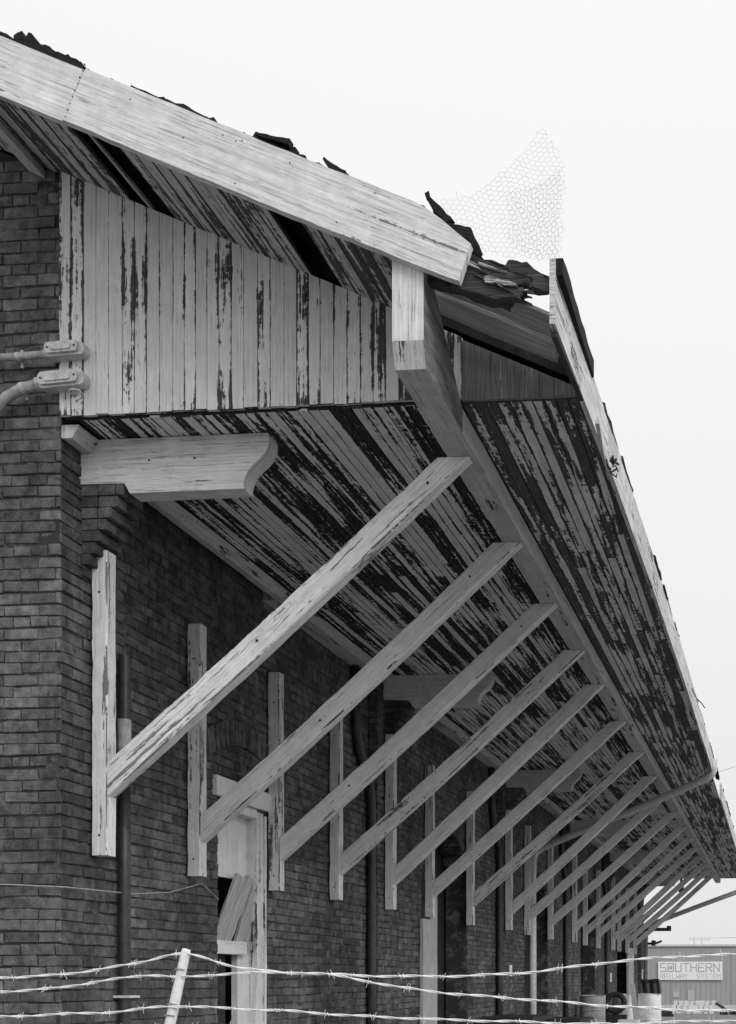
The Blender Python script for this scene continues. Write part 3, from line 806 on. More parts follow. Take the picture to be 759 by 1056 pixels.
# ---- electrical conduits at the gable corner
def rounded(mb, x0, x1, zc, h, y0, y1, n=6, tilt=0.0):
    pts = []
    r_ = h / 2
    for i in range(n + 1):
        a = -math.pi / 2 + math.pi * i / n; pts.append((x1 - r_ * .6 + r_ * .6 * math.cos(a), zc + r_ * math.sin(a)))
    for i in range(n + 1):
        a = math.pi / 2 + math.pi * i / n; pts.append((x0 + r_ * .6 + r_ * .6 * math.cos(a), zc + r_ * math.sin(a)))
    pts = [(p[0], p[1] + tilt * (p[0] - x0)) for p in pts]
    mb.prism(pts, lambda p: (p[0], y0, p[1]), lambda p: (p[0], y1, p[1]))
for (zc, x0, x1, path, tl) in ((3.560, -4.12, -3.885, [(-9.0, 6.125, 3.53), (-5., 6.125, 3.542), (-4.3, 6.125, 3.551), (-4.11, 6.125, 3.556)], .03),
                           (3.388, -4.16, -3.885, [(-4.62, 6.13, 2.9), (-4.55, 6.125, 3.10), (-4.46, 6.125, 3.235), (-4.37, 6.12, 3.32), (-4.27, 6.118, 3.367), (-4.15, 6.115, 3.385)], .05)):
    f = MB(); f.tube(path, .021 if zc > 3.5 else .029, 14)
    c = part(f, 'conduit', MT['cable'], depot, smooth=True)
    f = MB(); f.tube([Vector(path[-1]) + Vector((-.035, 0, 0)), Vector(path[-1]) + Vector((.01, 0, 0))], .027 if zc > 3.5 else .035, 14); part(f, 'coupling', MT['castal'], c, smooth=True)
    f = MB(); pm = Vector(path[-2]); f.tube([pm + Vector((-.012, 0, -.003)), pm + Vector((.012, 0, .003))], .0235 if zc > 3.5 else .0315, 14); f.box(pm.x - .009, pm.x + .009, 6.15, 6.16, pm.z - .05, pm.z + .05); part(f, 'pipe_strap', MT['castal'], c)
    f = MB(); h = .070 if zc > 3.5 else .082
    rounded(f, x0, x1, zc - .004, h, 6.085, 6.155, tilt=tl); part(f, 'conduit_fitting', MT['castal'], c)
    f = MB(); rounded(f, x0 + .006, x1 - .032, zc + .004, h * .86, 6.070, 6.084, tilt=tl); rounded(f, x0 + .045, x1 - .07, zc + .004, h * .48, 6.064, 6.0695, tilt=tl)
    part(f, 'fitting_cover', MT['castal'], c)
    for xx in (x0 + .026, x1 - .05):
        f = MB(); f.tube([(xx, 6.071, zc + .004 + tl * (xx - x0)), (xx, 6.066, zc + .004 + tl * (xx - x0))], .005, 8); part(f, 'screw', MT['hole'], c)
f = MB(); f.tube([(-3.985, 6.15, 3.325), (-3.985, 6.10, 3.33), (-3.955, 6.085, 3.33), (-3.915, 6.09, 3.325), (-3.895, 6.10, 3.305), (-3.92, 6.10, 3.285), (-3.945, 6.10, 3.265)], .006, 8)
part(f, 'wire_hook', MT['castal'], depot, smooth=True)
# thin slack wire clipped along the wall
f = MB(); f.tube([(-6., 6.17, .56), (-4.4, 6.17, .545), (-4.06, 6.18, .53), (-4.05, 6.85, .54), (-4.17, 7.5, .60), (-4.17, 7.95, .70), (-4.17, 8.2, .60)], .004, 5)
part(f, 'slack_wire', MT['cable'], depot)
# insulator arms on the far corner
f = MB(); f.box(-4.1, -3.25, 35.0, 35.1, 1.50, 1.60); f.tube([(-3.3, 35.05, 1.5), (-3.3, 35.05, 1.66)], .07, 8)
f.tube([(-4.0, 35.3, 1.12), (-3.7, 35.3, 1.14), (-3.55, 35.3, 1.2)], .035, 8); f.tube([(-3.82, 35.3, 1.05), (-3.8, 35.3, 1.22)], .07, 8)
part(f, 'insulator_arm', MT['cartdark'], depot)
f = MB(); f.tube([(-2.75, 33.0, 3.19), (-2.75, 33.0, 2.75)], .035, 6); f.tube([(-2.75, 33.0, 2.75), (-2.75, 33.0, 2.55)], .08, 8); part(f, 'hanging_lamp', MT['cartdark'], depot)
# far gable triangle end of the eave
f = MB(); f.prism([(-1.9, 3.2), (-1.0, 3.2), (-1.0, 3.46), (-1.9, 3.6)], lambda p: (p[0], 35.91, p[1]), lambda p: (p[0], 35.95, p[1])); part(f, 'end_board', MT['fascia'], depot)

# ------------------------------------------------------------------ paper notices
for i, (y, z, w, h) in enumerate(((17.2, .135, .14, .17), (25.9 + 2.0, .05, .16, .22), (29.0 + 5.6, .16, .14, .3))):
    f = MB(); f.box(XP + .003, XP + .02, y, y + w, z - h / 2, z + h / 2, axis=2)
    f.box(XP + .020, XP + .0225, y + .02, y + w - .02, z, z + .012, axis=1, mi=1); f.box(XP + .020, XP + .0225, y + .02, y + w - .03, z - .03, z - .02, axis=1, mi=1)
    o = f.build('notice', [MT['paper'], MT['sign_ink']], None, (XP, y, z - h / 2))
    tag(o, ('small white notice on the third brick pilaster, nearest and largest of the notices', 'small white notice on a brick pilaster midway between the other two notices', 'small white notice farthest along the brick wall, near its end')[i], 'notice', 'white notices along the depot wall')

# ------------------------------------------------------------------ wire netting on the torn roof corner
def in_poly(p, poly):
    c = False; n = len(poly)
    for i in range(n):
        a, b_ = poly[i], poly[i - 1]
        if (a[1] > p[1]) != (b_[1] > p[1]) and p[0] < (b_[0] - a[0]) * (p[1] - a[1]) / (b_[1] - a[1]) + a[0]: c = not c
    return c
f = MB()
def net(poly, yoff, a, rot, sx, sz, depth):
    cr, sr = math.cos(rot), math.sin(rot)
    xs = [p[0] for p in poly]; zs = [p[1] for p in poly]; cx, cz = (min(xs) + max(xs)) / 2, (min(zs) + max(zs)) / 2
    def W(u, v):
        x = cx + (u * cr - v * sr) * sx; z = cz + (u * sr + v * cr) * sz
        x += .007 * math.sin(z * 31) + .0025 * math.sin(z * 151 + x * 90); z += .007 * math.sin(x * 27) + .0025 * math.sin(x * 173)
        return (x, z)
    def P3(p):
        return (p[0], yoff + depth(p), p[1])
    segs = set()
    for i in range(-44, 45):
        for j in range(-44, 45):
            ox = a * 1.5 * i; oz = a * math.sqrt(3) * (j + .5 * (i % 2))
            pts = [(ox + a * math.cos(math.pi / 3 * k), oz + a * math.sin(math.pi / 3 * k)) for k in range(6)]
            for k in range(6):
                p, q = pts[k], pts[(k + 1) % 6]
                key = tuple(sorted(((round(p[0], 4), round(p[1], 4)), (round(q[0], 4), round(q[1], 4)))))
                if key in segs: continue
                segs.add(key)
                if random.random() < .012: continue
                A, B_ = W(*p), W(*q)
                if in_poly(A, poly) and in_poly(B_, poly):
                    f.tube([P3(A), P3(B_)], .00062, 3, False)
big = [(-1.72, 3.975), (-1.60, 3.985), (-1.50, 4.05), (-1.40, 4.14), (-1.30, 4.235), (-1.20, 4.385), (-1.13, 4.27), (-1.07, 4.17), (-1.065, 4.05), (-1.09, 3.65), (-1.33, 3.68), (-1.50, 3.70), (-1.60, 3.80)]
net(big, 5.64, .0175, .35, 1.0, .92, lambda p: .08 * math.sin((p[0] + 1.7) * 2.2) + .04 * (p[1] - 3.7))
fold = [(-1.345, 3.70), (-1.36, 4.00), (-1.30, 4.03), (-1.20, 4.06), (-1.075, 4.13), (-1.09, 3.62), (-1.2, 3.64)]
net(fold, 5.60, .0175, -.2, .72, 1.05, lambda p: .06 * math.sin((p[0] + 1.4) * 8) + .1 * (p[1] - 3.7))
for k in range(9):      # loose cut ends along the torn edge
    a = big[random.randrange(0, 9)]; b_ = big[(big.index(a) + 1)]; t = R(0, 1)
    p = Vector((a[0] + (b_[0] - a[0]) * t, 5.66 + .08 * math.sin((a[0] + 1.7) * 2.2) + .04 * (a[1] - 3.7), a[1] + (b_[1] - a[1]) * t))
    f.tube([p, p + Vector((R(-.012, .008), R(-.02, .02), R(.0, .018))), p + Vector((R(-.022, .014), R(-.03, .03), R(.0, .03)))], .0006, 3, False)
o = f.build('wire_netting', MT['net'], None, (-1.3, 5.65, 3.65))
tag(o, 'torn sheet of hexagonal chicken wire sticking up from the broken roof corner', 'wire netting')

# ------------------------------------------------------------------ barbed wire fence
YF = 3.3
fence = thing('barbed_wire_fence', (-1.86, YF, GROUND), 'slack barbed wire strands on a thin leaning pale stake in front of the depot', 'fence')
f = MB()
f.tube([(-2.22, YF - .02, GROUND), (-1.86, YF - .01, -.25), (-1.832, YF, -.135), (-1.782, YF, .084), (-1.7795, YF, .092)], .02, 12, rfun=lambda t: .0185 - .0075 * max(0, (t - .25) / .75))
pst = part(f, 'fence_post', MT['post'], fence, smooth=True)
f = MB()
for z, x in ((.030, -1.793), (-.075, -1.817), (-.11, -1.825)):
    f = MB(); f.tube([(x - .016, YF - .012, z), (x, YF - .019, z + .003), (x + .016, YF - .012, z)], .0022, 6); part(f, 'wire_tie', MT['galv'], pst)
for xx in (-4.9, 1.6):
    f = MB(); f.tube([(xx - .35, YF, GROUND), (xx - .05, YF, -.2), (xx, YF, .09)], .018, 10); part(f, 'fence_post', MT['post'], fence, smooth=True)
STR = [
    [(-4.9, .05), (-2.378, .006), (-2.183, .018), (-1.941, .047), (-1.787, .074), (-1.604, .036), (-1.362, .018), (-1.094, .006), (-.742, .022), (-.453, .050), (-.115, .074), (1.6, .09)],
    [(-4.9, -.0), (-2.378, -.036), (-2.1, -.012), (-1.90, .010), (-1.79, .004), (-1.604, .021), (-1.362, .018), (-1.094, -.028), (-.742, -.055), (-.453, -.082), (-.115, -.088), (1.6, -.06)],
    [(-4.9, -.12), (-2.378, -.116), (-2.0, -.097), (-1.83, -.079), (-1.60, -.092), (-1.453, -.097), (-1.1, -.113), (-.917, -.124), (-.5, -.128), (-.1, -.122), (1.6, -.11)],
    [(-4.9, -.19), (-2.378, -.165), (-1.86, -.142), (-1.4, -.147), (-.917, -.152), (-.5, -.158), (-.1, -.156), (1.6, -.15)]]
def cat(pts, x):
    for i in range(len(pts) - 1):
        if pts[i][0] <= x <= pts[i + 1][0]:
            p0 = pts[max(i - 1, 0)]; p1 = pts[i]; p2 = pts[i + 1]; p3 = pts[min(i + 2, len(pts) - 1)]
            t = (x - p1[0]) / (p2[0] - p1[0]); h = p2[0] - p1[0]
            m1 = (p2[1] - p0[1]) / (p2[0] - p0[0]) * h; m2 = (p3[1] - p1[1]) / (p3[0] - p1[0]) * h
            return (2 * t**3 - 3 * t**2 + 1) * p1[1] + (t**3 - 2 * t**2 + t) * m1 + (-2 * t**3 + 3 * t**2) * p2[1] + (t**3 - t**2) * m2
    return pts[-1][1]
for si, pts in enumerate(STR):
    f = MB(); x0, x1 = -4.9, 1.6; N = 520; wob = R(0, 6)
    cen = lambda x: Vector((x, YF - .014 + .01 * math.sin(x * 1.7 + wob), cat(pts, x) + .003 * math.sin(x * 9 + wob) + .0016 * math.sin(x * 27 + wob)))
    for ph in (0, math.pi):
        f.tube([cen(x0 + (x1 - x0) * i / N) + Vector((0, math.cos(i * .55 + ph) * .0022, math.sin(i * .55 + ph) * .0022)) for i in range(N + 1)], .0021, 5, False)
    x = x0 + R(.05, .15)
    while x < x1:
        c = cen(x)
        for dx in (-.006, .006):
            a = R(0, 6.28); l = R(.011, .017)
            d = Vector((R(-.5, .5), math.cos(a) * .8, math.sin(a))).normalized() * l
            f.tube([c + Vector((dx, 0, 0)) - d, c + Vector((dx, 0, 0)) + d], .0013, 4, rfun=lambda t: .0014 - .0008 * abs(2 * t - 1))
        f.tube([c + Vector((dx, .005 * math.cos(dx * 700), .005 * math.sin(dx * 700))) for dx in (-.009, -.006, -.003, 0, .003, .006, .009)], .0016, 4)
        x += .127 + R(-.03, .03)
    part(f, 'barbed_strand', MT['wire'], fence)

# ------------------------------------------------------------------ ground
f = MB(); f.face([(-500, -60, GROUND), (500, -60, GROUND), (500, 900, GROUND), (-500, 900, GROUND)], [(0, 0)] * 4)
tag(f.build('ground', MT['gravel'], None, (0, 0, GROUND)), kind='structure')

# ------------------------------------------------------------------ far shed and its sign
YS = 60.
shed = thing('metal_shed', (0, YS, GROUND), 'long flat-topped grey metal shed behind the far end of the depot', 'shed')
f = MB(); f.box(-22, 12, YS, YS + 9, GROUND + .30, 1.74); 
for k in range(22):
    x = -21.6 + 1.60 * k + .05
    f.box(x, x + .05, YS - .03, YS - .002, GROUND + .32, 1.70, axis=2)
    for q in range(1, 6): f.box(x + .267 * q, x + .267 * q + .02, YS - .012, YS - .002, GROUND + .32, 1.70, axis=2)
part(f, 'wall', MT['shed'], shed)
f = MB(); f.box(-22.1, 12.1, YS - .10, YS + 9.1, 1.745, 1.85); part(f, 'roof', MT['shed_trim'], shed)
f = MB(); f.box(-22, 12, YS - .06, YS + 9, GROUND, GROUND + .295); part(f, 'plinth', MT['shed_trim'], shed)
f = MB(); f.box(-5.45, -5.1, YS - .04, YS - .013, -.95, -.65, axis=2); part(f, 'vent_panel', MT['shed_pale'], shed)
f = MB(); f.box(-4.65, -4.3, YS - .04, YS - .013, -1.1, -.55, axis=2); part(f, 'vent_panel', MT['shed_pale'], shed)

sign = thing('sign', (-4.5, YS - .06, -.02), 'white rectangular sign lettered SOUTHERN RAILWAY SYSTEM on the grey metal shed', 'sign')
f = MB(); f.box(-6.215, -2.80, YS - .10, YS - .045, -.03, .94, axis=0); part(f, 'board', MT['sign_white'], sign)
GL = {'S': [[(1, 1), (0, 1), (0, .5), (1, .5), (1, 0), (0, 0)]], 'O': [[(0, 0), (0, 1), (1, 1), (1, 0), (0, 0)]], 'U': [[(0, 1), (0, 0), (1, 0), (1, 1)]],
      'T': [[(0, 1), (1, 1)], [(.5, 1), (.5, 0)]], 'H': [[(0, 0), (0, 1)], [(1, 0), (1, 1)], [(0, .5), (1, .5)]], 'E': [[(1, 1), (0, 1), (0, 0), (1, 0)], [(0, .5), (.85, .5)]],
      'R': [[(0, 0), (0, 1), (1, 1), (1, .5), (0, .5)], [(.5, .5), (1, 0)]], 'N': [[(0, 0), (0, 1), (1, 0), (1, 1)]], 'A': [[(0, 0), (0, 1), (1, 1), (1, 0)], [(0, .45), (1, .45)]],
      'I': [[(.5, 0), (.5, 1)]], 'L': [[(0, 1), (0, 0), (1, 0)]], 'W': [[(0, 1), (0, 0), (.5, .5), (1, 0), (1, 1)]], 'Y': [[(0, 1), (.5, .5), (1, 1)], [(.5, .5), (.5, 0)]],
      'M': [[(0, 0), (0, 1), (.5, .5), (1, 1), (1, 0)]]}
def write(text, x0, x1, z0, z1, w):
    f = MB(); n = len(text); cw = (x1 - x0) / n; gw_ = cw * .72
    yy = [YS - .103]
    for i, ch in enumerate(text):
        for st in GL.get(ch, []):
            P = [Vector((x0 + cw * i + gw_ * p[0], 0, z0 + (z1 - z0) * p[1])) for p in st]
            for a, c in zip(P, P[1:]):
                d = (c - a).normalized(); nn = Vector((-d.z, 0, d.x)) * w / 2; a2 = a - d * w / 2; c2 = c + d * w / 2
                yy[0] -= .00015; y0 = yy[0]
                q = [a2 - nn, c2 - nn, c2 + nn, a2 + nn]
                f.face([(p.x, y0, p.z) for p in q], [(0, 0)] * 4)
    return f
f = write('SOUTHERN', -6.10, -2.86, .42, .84, .052)
f.tube([(-5.55, YS - .102, .63), (-5.55, YS - .112, .63)], .10, 10)
part(f, 'lettering', MT['sign_ink'], sign)
part(write('RAILWAY', -6.10, -4.588, .06, .29, .022), 'lettering', MT['sign_ink'], sign)
part(write('SYSTEM', -4.156, -2.86, .06, .29, .022), 'lettering', MT['sign_ink'], sign)

# ------------------------------------------------------------------ drums, tarpaulin and carts at the far end of the depot
YD = 26.
def drum(x, y, mat, label):
    t = thing('oil_drum', (x, y, GROUND + .42), label, 'drum', 'drums on the low platform')
    z = GROUND + .42; rr = .272; H = .9
    prof = [(0.001, z), (rr * .96, z), (rr, z + .015), (rr, z + .28), (rr + .012, z + .295), (rr, z + .31), (rr, z + .58), (rr + .012, z + .595), (rr, z + .61), (rr, z + H - .01), (rr + .008, z + H), (rr - .01, z + H + .004), (rr - .015, z + H - .02), (0.001, z + H - .02)]
    f = MB(); f.lathe(prof, x, y, 36); q1, q2 = R(0, 6), R(0, 6)
    f.v = [(x + (v[0] - x) * (1 - .05 * max(0, math.sin(3 * math.atan2(v[1] - y, v[0] - x) + q1)) * max(0, math.sin((v[2] - z) * 7 + q2))), y + (v[1] - y) * (1 - .05 * max(0, math.sin(2 * math.atan2(v[1] - y, v[0] - x) + q2))), v[2] + .012 * math.sin(math.atan2(v[1] - y, v[0] - x) + q1) * (v[2] - z)) for v in f.v]
    part(f, 'body', mat, t, smooth=False)
    f = MB(); f.tube([(x + .12, y - .1, z + H - .02), (x + .12, y - .1, z + H + .005)], .035, 10); part(f, 'bung', MT['cartdark'], t)
drum(-2.90, YD, MT['drum'], 'pale steel drum nearest the shed, under the black tarpaulin bundle')
drum(-3.46, YD - .2, MT['drum'], 'pale steel drum in the middle of the row beside the wall')
drum(-3.80, YD - 2.6, MT['drum_grey'], 'dull grey steel drum close against the brick wall')
pl = thing('loading_platform', (-3.2, YD, GROUND), 'low plank platform carrying steel drums beside the depot wall', 'platform')
f = MB()
for k in range(16): f.box(-4.05, -2.45, YD - 3.2 + .24 * k, YD - 3.2 + .24 * k + .225, GROUND + .36, GROUND + .418, axis=0)
part(f, 'deck', MT['cartwood'], pl)
for xx in (-3.95, -2.6):
    for yy in (YD - 3.1, YD + .4): f = MB(); f.box(xx, xx + .1, yy, yy + .1, GROUND, GROUND + .358, axis=2); part(f, 'leg', MT['cartwood'], pl)
f = MB()   # crumpled black bundle
zt0 = GROUND + .42 + .906
def crump(x0, x1, zb, h, y0, y1, lean):
    n, m_ = 12, 8; ids = []
    for i in range(n + 1):
        for j in range(m_ + 1):
            u, v = i / n, j / m_; a = v * math.pi
            hh = h * (math.sin(a) ** .35) * (.97 + .025 * math.sin(u * 7 + v * 4))
            ids.append((x0 + (x1 - x0) * u - lean * hh / h + R(-.006, .006), y0 + (y1 - y0) * (v) + .012 * math.sin(u * 16), zb + max(0, hh)))
    st = f.idx(ids)
    for i in range(n):
        for j in range(m_):
            a = st + i * (m_ + 1) + j; f.fi((a, a + m_ + 1, a + m_ + 2, a + 1), [(0, 0)] * 4)
    f.fi([st + j for j in range(m_ + 1)], [(0, 0)] * (m_ + 1)); f.fi([st + n * (m_ + 1) + j for j in range(m_, -1, -1)], [(0, 0)] * (m_ + 1))
crump(-3.06, -2.63, zt0, .34, YD - .22, YD + .22, .05)
o = f.build('tarpaulin', MT['blackcloth'], None, (-2.85, YD, zt0)); tag(o, 'black folded tarpaulin bundle lying on top of the end drum', 'tarpaulin')
def crate(x, y, z, w, h, rz, mat, label):
    t = thing('crate', (x, y, z), label, 'crate', 'crates on the low platform')
    for k in range(4):
        f = MB(); z0 = z + h * k / 4
        for (ax, ay) in ((0, -1), (0, 1), (1, 0), (-1, 0)):
            if ax == 0: f.box(x - w / 2, x + w / 2, y + ay * w / 2 - .01, y + ay * w / 2 + .01, z0 + .004, z0 + h / 4 - .008, axis=0)
            else: f.box(x + ax * w / 2 - .01, x + ax * w / 2 + .01, y - w / 2 + .012, y + w / 2 - .012, z0 + .004, z0 + h / 4 - .008, axis=1)
        part(f, 'slat', mat, t)
    f = MB(); f.box(x - w / 2 + .013, x + w / 2 - .013, y - w / 2 + .013, y + w / 2 - .013, z + .01, z + h - .03); part(f, 'contents', MT['cartdark'], t)
crate(-3.62, YD - 2.95, GROUND + .42, .34, .30, 0, MT['cartwood'], 'small slatted wooden crate lowest in front of the pale drums')
crate(-3.18, YD - 1.5, GROUND + .42, .42, .36, 0, MT['pole'], 'bleached slatted crate standing in front of the middle pale drum')
f = MB(); f.loft([(-3.12, YD - .9, GROUND + .425), (-3.00, YD - .9, GROUND + .425), (-3.00, YD - .87, GROUND + .425), (-3.12, YD - .87, GROUND + .425)], [(-3.30, YD - .50, GROUND + 1.55), (-3.18, YD - .50, GROUND + 1.55), (-3.18, YD - .47, GROUND + 1.55), (-3.30, YD - .47, GROUND + 1.55)], 4, .004)
tag(f.build('plank', MT['weathered'], None, (-3.06, YD - .9, GROUND + .42)), 'loose pale plank propped against the drums', 'plank')
f = MB(); P = []
for k in range(13):
    a = 2 * math.pi * k / 12; P.append((-3.60 + .20 * math.cos(a), YD - .62 + .03 * math.sin(a), GROUND + 1.12 + .20 * math.sin(a)))
f.tube(P, .065, 10, False); f.box(-3.85, -3.35, YD - .70, YD - .52, GROUND + .42, GROUND + .855, axis=2)
tag(f.build('scrap_tyre', MT['cartdark'], None, (-3.6, YD - .62, GROUND + .42)), 'dark worn tyre standing on edge in front of the middle drum', 'tyre')

def cart(x, y, w, d, zt_, label):
    t = thing('baggage_cart', (x, y, GROUND), label, 'cart', 'low carts along the depot wall')
    f = MB()
    for k in range(5): f.box(x - w / 2, x + w / 2, y + d * (k / 5 - .5), y + d * ((k + .93) / 5 - .5), zt_ - .05, zt_, axis=0, n=2, jit=.003)
    part(f, 'deck', MT['cartdark'], t)
    for sx in (-1, 1):
        for sy in (-1, 1):
            f = MB(); cx, cy, rr = x + sx * (w / 2 - .06), y + sy * d * .32, .28
            f.tube([(cx - .03, cy, GROUND + rr), (cx + .03, cy, GROUND + rr)], rr, 16); part(f, 'wheel', MT['cartdark'], t)
    f = MB(); f.box(x - w / 2 + .1, x + w / 2 - .1, y - d * .42, y + d * .42, zt_ - .14, zt_ - .053); part(f, 'frame', MT['cartwood'], t)
cart(-3.72, 16.2, .75, 1.5, -.53, 'dark low baggage cart beside the wall, nearer of the two carts')
cart(-3.42, 18.3, .72, 1.3, -.63, 'dark low baggage cart farther from the camera, near the slim drainpipe')

# ------------------------------------------------------------------ clutter in the yard before the shed
for k in range(24):
    f = MB(); row = k % 8; lev = k // 8
    x = -5.05 + .26 * row + R(-.03, .03) + .05 * lev; y = 54.6 + R(0, .15) + .12 * lev; s_ = R(.2, .25)
    z = GROUND + .205 * lev
    f.loft([(x, y, z), (x + s_, y + .02, z), (x + s_, y + .4, z), (x, y + .38, z)], [(x + .01, y, z + .2), (x + s_, y + .03, z + .2), (x + s_ - .01, y + .4, z + .2), (x, y + .37, z + .2)], 2, .012)
    tag(f.build('block', MT['block'], None, (x, y, z)), 'pale block stacked with others like it on the ground before the shed', 'block', 'pale blocks stacked before the shed')
f = MB(); f.box(-5.35, -4.55, 50., 50.6, GROUND, GROUND + .10, n=3, jit=.006); f.box(-5.4, -4.6, 50.05, 50.5, GROUND + .104, GROUND + .25, n=3, jit=.008)
tag(f.build('timber_stack', MT['cartdark'], None, (-5.0, 50.3, GROUND)), 'small black stack of sleepers left of the pale block heap', 'sleepers')
f = MB(); f.tube([(-2.95, 55.0, -1.12), (-2.1, 54.2, -1.60)], .07, 8); f.tube([(-2.55, 54.6, -1.36), (-2.55, 54.8, GROUND)], .06, 8)
tag(f.build('signal_lever', MT['cartdark'], None, (-2.55, 54.6, GROUND)), 'dark bar slanting down to the right before the shed', 'lever')
f = MB()
for q in range(3):
    c = (-2.3 + .62 * q, 53.2 + R(-.2, .2)); 
    f.lathe([(.16, GROUND + .02), (.30, GROUND), (.33, GROUND + .09), (.30, GROUND + .2), (.16, GROUND + .18), (.16, GROUND + .02)], c[0], c[1], 20)
    tag(f.build('scrap_tyre', MT['cartdark'], None, (c[0], c[1], GROUND)), ('dark tyre on the ground, left one of three before the shed', 'dark tyre on the ground, middle one of three before the shed', 'dark tyre on the ground, right one of three before the shed')[q], 'tyre', 'tyres before the shed'); f = MB()

# ------------------------------------------------------------------ distance: pole, lines, tree
up = thing('utility_pole', (-13., 190., GROUND), 'pale two-legged utility pole far beyond the metal shed', 'utility pole')
f = MB()
f.tube([(-13.6, 190, GROUND), (-13.6, 190, 7.1)], .16, 8); f.tube([(-12.3, 190, GROUND), (-12.3, 190, 7.1)], .16, 8); part(f, 'pole', MT['pole'], up)
f = MB(); f.box(-14.6, -11.0, 189.9, 190.1, 6.6, 6.85); part(f, 'crossarm', MT['pole'], up)
for i, (p0, p1, sag) in enumerate((((-14.4, 190, 7.0), (40, 150, 9.5), 1.2), ((-11.2, 190, 7.0), (40, 130, 15.5), 1.5), ((-1.0, 26.4, 4.6), (12, 60, 24.), .6))):
    f = MB(); P0, P1 = Vector(p0), Vector(p1)
    if i == 1: P0 = Vector((-11.2, 190, 6.95)); P1 = Vector((40, 150, 12.0))
    if i == 2: P0 = Vector((-1.2, 22.0, 4.0)); P1 = Vector((6, 40, 12.))
    f.tube([P0.lerp(P1, k / 24) - Vector((0, 0, sag * 4 * (k / 24) * (1 - k / 24))) for k in range(25)], (.016, .016, .005)[i], 5)
    tag(f.build('power_line', MT['net'], None, p0), ('thin overhead line low over the shed roof, lower of two from the far pole', 'thin overhead line from the far pole, upper of the two', 'single wire rising steeply to the right from the depot eave')[i], 'power line', 'overhead wires')
tree = thing('tree', (5.2, 118., GROUND), 'leafy tree showing above the right end of the metal shed roof', 'tree')
f = MB(); f.tube([(5.2, 118, GROUND), (5.25, 118, .4), (5.1, 118, 2.), (5.2, 118, 3.6)], .25, 10, rfun=lambda t: .28 - .18 * t)
for k in range(9):
    a = k * .7; z = .6 + .28 * k
    f.tube([(5.15, 118, z), (5.15 + math.cos(a) * 1.1, 118 + math.sin(a) * 1.1, z + .8), (5.15 + math.cos(a) * 2., 118 + math.sin(a) * 2., z + 1.2)], .07, 6, rfun=lambda t: .09 - .07 * t)
part(f, 'trunk', MT['bark'], tree)
f = MB()
cl = []
for k in range(60):
    a = R(0, 6.28); rr = 3.6 * math.sqrt(R(0, 1)); z = R(.6, 4.2); lim = 3.6 * math.sqrt(max(.05, 1 - ((z - 2.0) / 2.5) ** 2))
    cl.append(Vector((5.2 + math.cos(a) * min(rr, lim), 118 + math.sin(a) * min(rr, lim), z)))
for c in cl:
    for q in range(70):
        d = Vector((random.gauss(0, .34), random.gauss(0, .34), random.gauss(0, .26))); p = c + d
        n_ = Vector((R(-1, 1), R(-1, 1), R(-1, 1))).normalized(); t_ = n_.orthogonal().normalized(); b_ = n_.cross(t_); s_ = R(.05, .11)
        f.face([p - t_ * s_, p + b_ * s_ * .6, p + t_ * s_, p - b_ * s_ * .6])
part(f, 'crown', MT['leaf'], tree)

# ------------------------------------------------------------------ lift everything so that the ground is z = 0
for o in list(COL.objects):
    if o.parent is None: o.location.z += EYE
for o in COL.objects:
    if 'org' in o: del o['org']

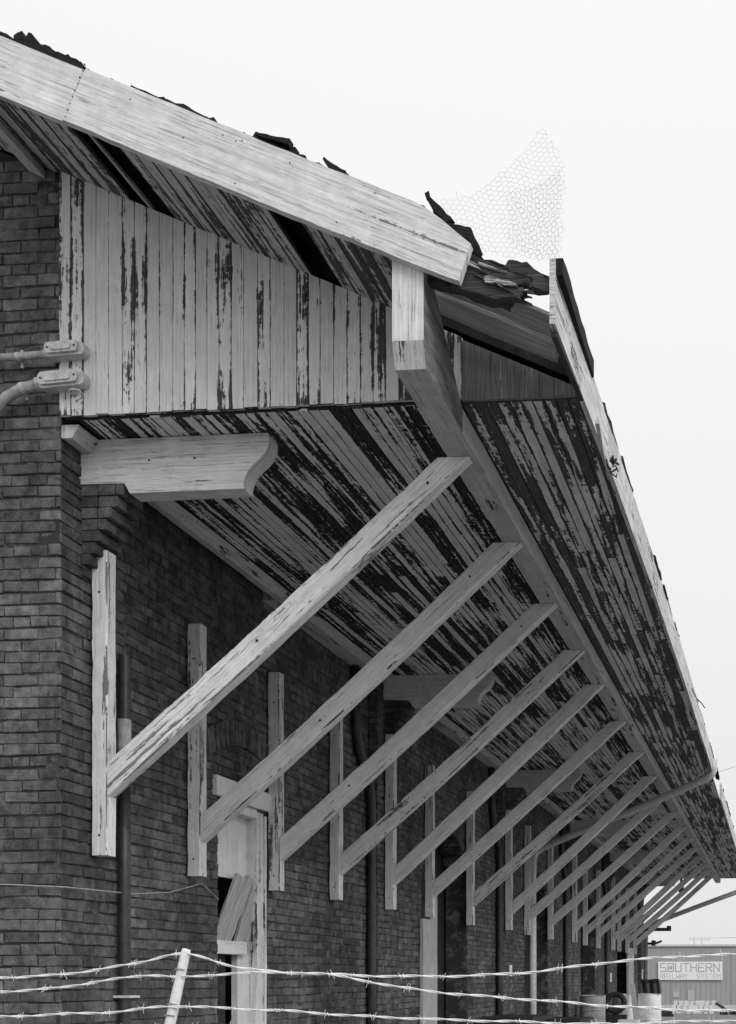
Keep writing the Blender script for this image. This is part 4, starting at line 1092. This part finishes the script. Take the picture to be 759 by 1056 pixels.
# ------------------------------------------------------------------ camera: level view camera with rise and shift
F, CX, CY, W, H = 1170., 700., 1010., 759., 1056.
cam = bpy.data.cameras.new('camera'); co = bpy.data.objects.new('camera', cam); COL.objects.link(co); scene.camera = co
co.location = (0, 0, EYE); co.rotation_euler = (math.radians(90), 0, math.atan((800 - CX) / F))
cam.sensor_fit = 'VERTICAL'; cam.sensor_height = 36.; cam.sensor_width = 36. * W / H
cam.lens = F * 36. / H
cam.shift_x = (W / 2 - CX) / H; cam.shift_y = (CY - H / 2) / H
cam.clip_start = .05; cam.clip_end = 4000

# ------------------------------------------------------------------ light: bright overcast day
w = bpy.data.worlds.new('World'); scene.world = w; w.use_nodes = True
nt = w.node_tree; nt.nodes.clear()
EL, AZ = math.radians(34), math.radians(128)
sky = nt.nodes.new('ShaderNodeTexSky'); sky.sky_type = 'NISHITA'; sky.sun_disc = False
sky.sun_elevation = EL; sky.sun_rotation = AZ; sky.dust_density = 6.; sky.air_density = 1.0
bw = nt.nodes.new('ShaderNodeRGBToBW'); nt.links.new(sky.outputs[0], bw.inputs[0])
tc = nt.nodes.new('ShaderNodeTexCoord'); sp = nt.nodes.new('ShaderNodeSeparateXYZ'); nt.links.new(tc.outputs['Generated'], sp.inputs[0])
mr = nt.nodes.new('ShaderNodeMapRange'); nt.links.new(sp.outputs[2], mr.inputs[0])
mr.inputs[1].default_value = 0.; mr.inputs[2].default_value = 1.; mr.inputs[3].default_value = 8.4; mr.inputs[4].default_value = 11.2
cl_ = nt.nodes.new('ShaderNodeMix'); cl_.inputs[0].default_value = .93      # cloud cover veils the clear sky
nt.links.new(bw.outputs[0], cl_.inputs[2]); nt.links.new(mr.outputs[0], cl_.inputs[3])
bg = nt.nodes.new('ShaderNodeBackground'); bg.inputs[1].default_value = .10
nt.links.new(cl_.outputs[0], bg.inputs[0])
ow = nt.nodes.new('ShaderNodeOutputWorld'); nt.links.new(bg.outputs[0], ow.inputs[0])
sl = bpy.data.lights.new('sun', 'SUN'); sl.energy = 1.5; sl.angle = math.radians(32); sl.color = (1, 1, 1)
so = bpy.data.objects.new('sun', sl); COL.objects.link(so)
dirv = Vector((math.sin(AZ) * math.cos(EL), math.cos(AZ) * math.cos(EL), math.sin(EL)))
so.rotation_euler = dirv.to_track_quat('Z', 'Y').to_euler(); so.location = (3, -5, 20)

vs = scene.view_settings
vs.view_transform = 'Standard'; vs.look = 'None'; vs.exposure = 0.0; vs.gamma = 1.0
scene.cycles.max_bounces = 6; scene.cycles.diffuse_bounces = 4
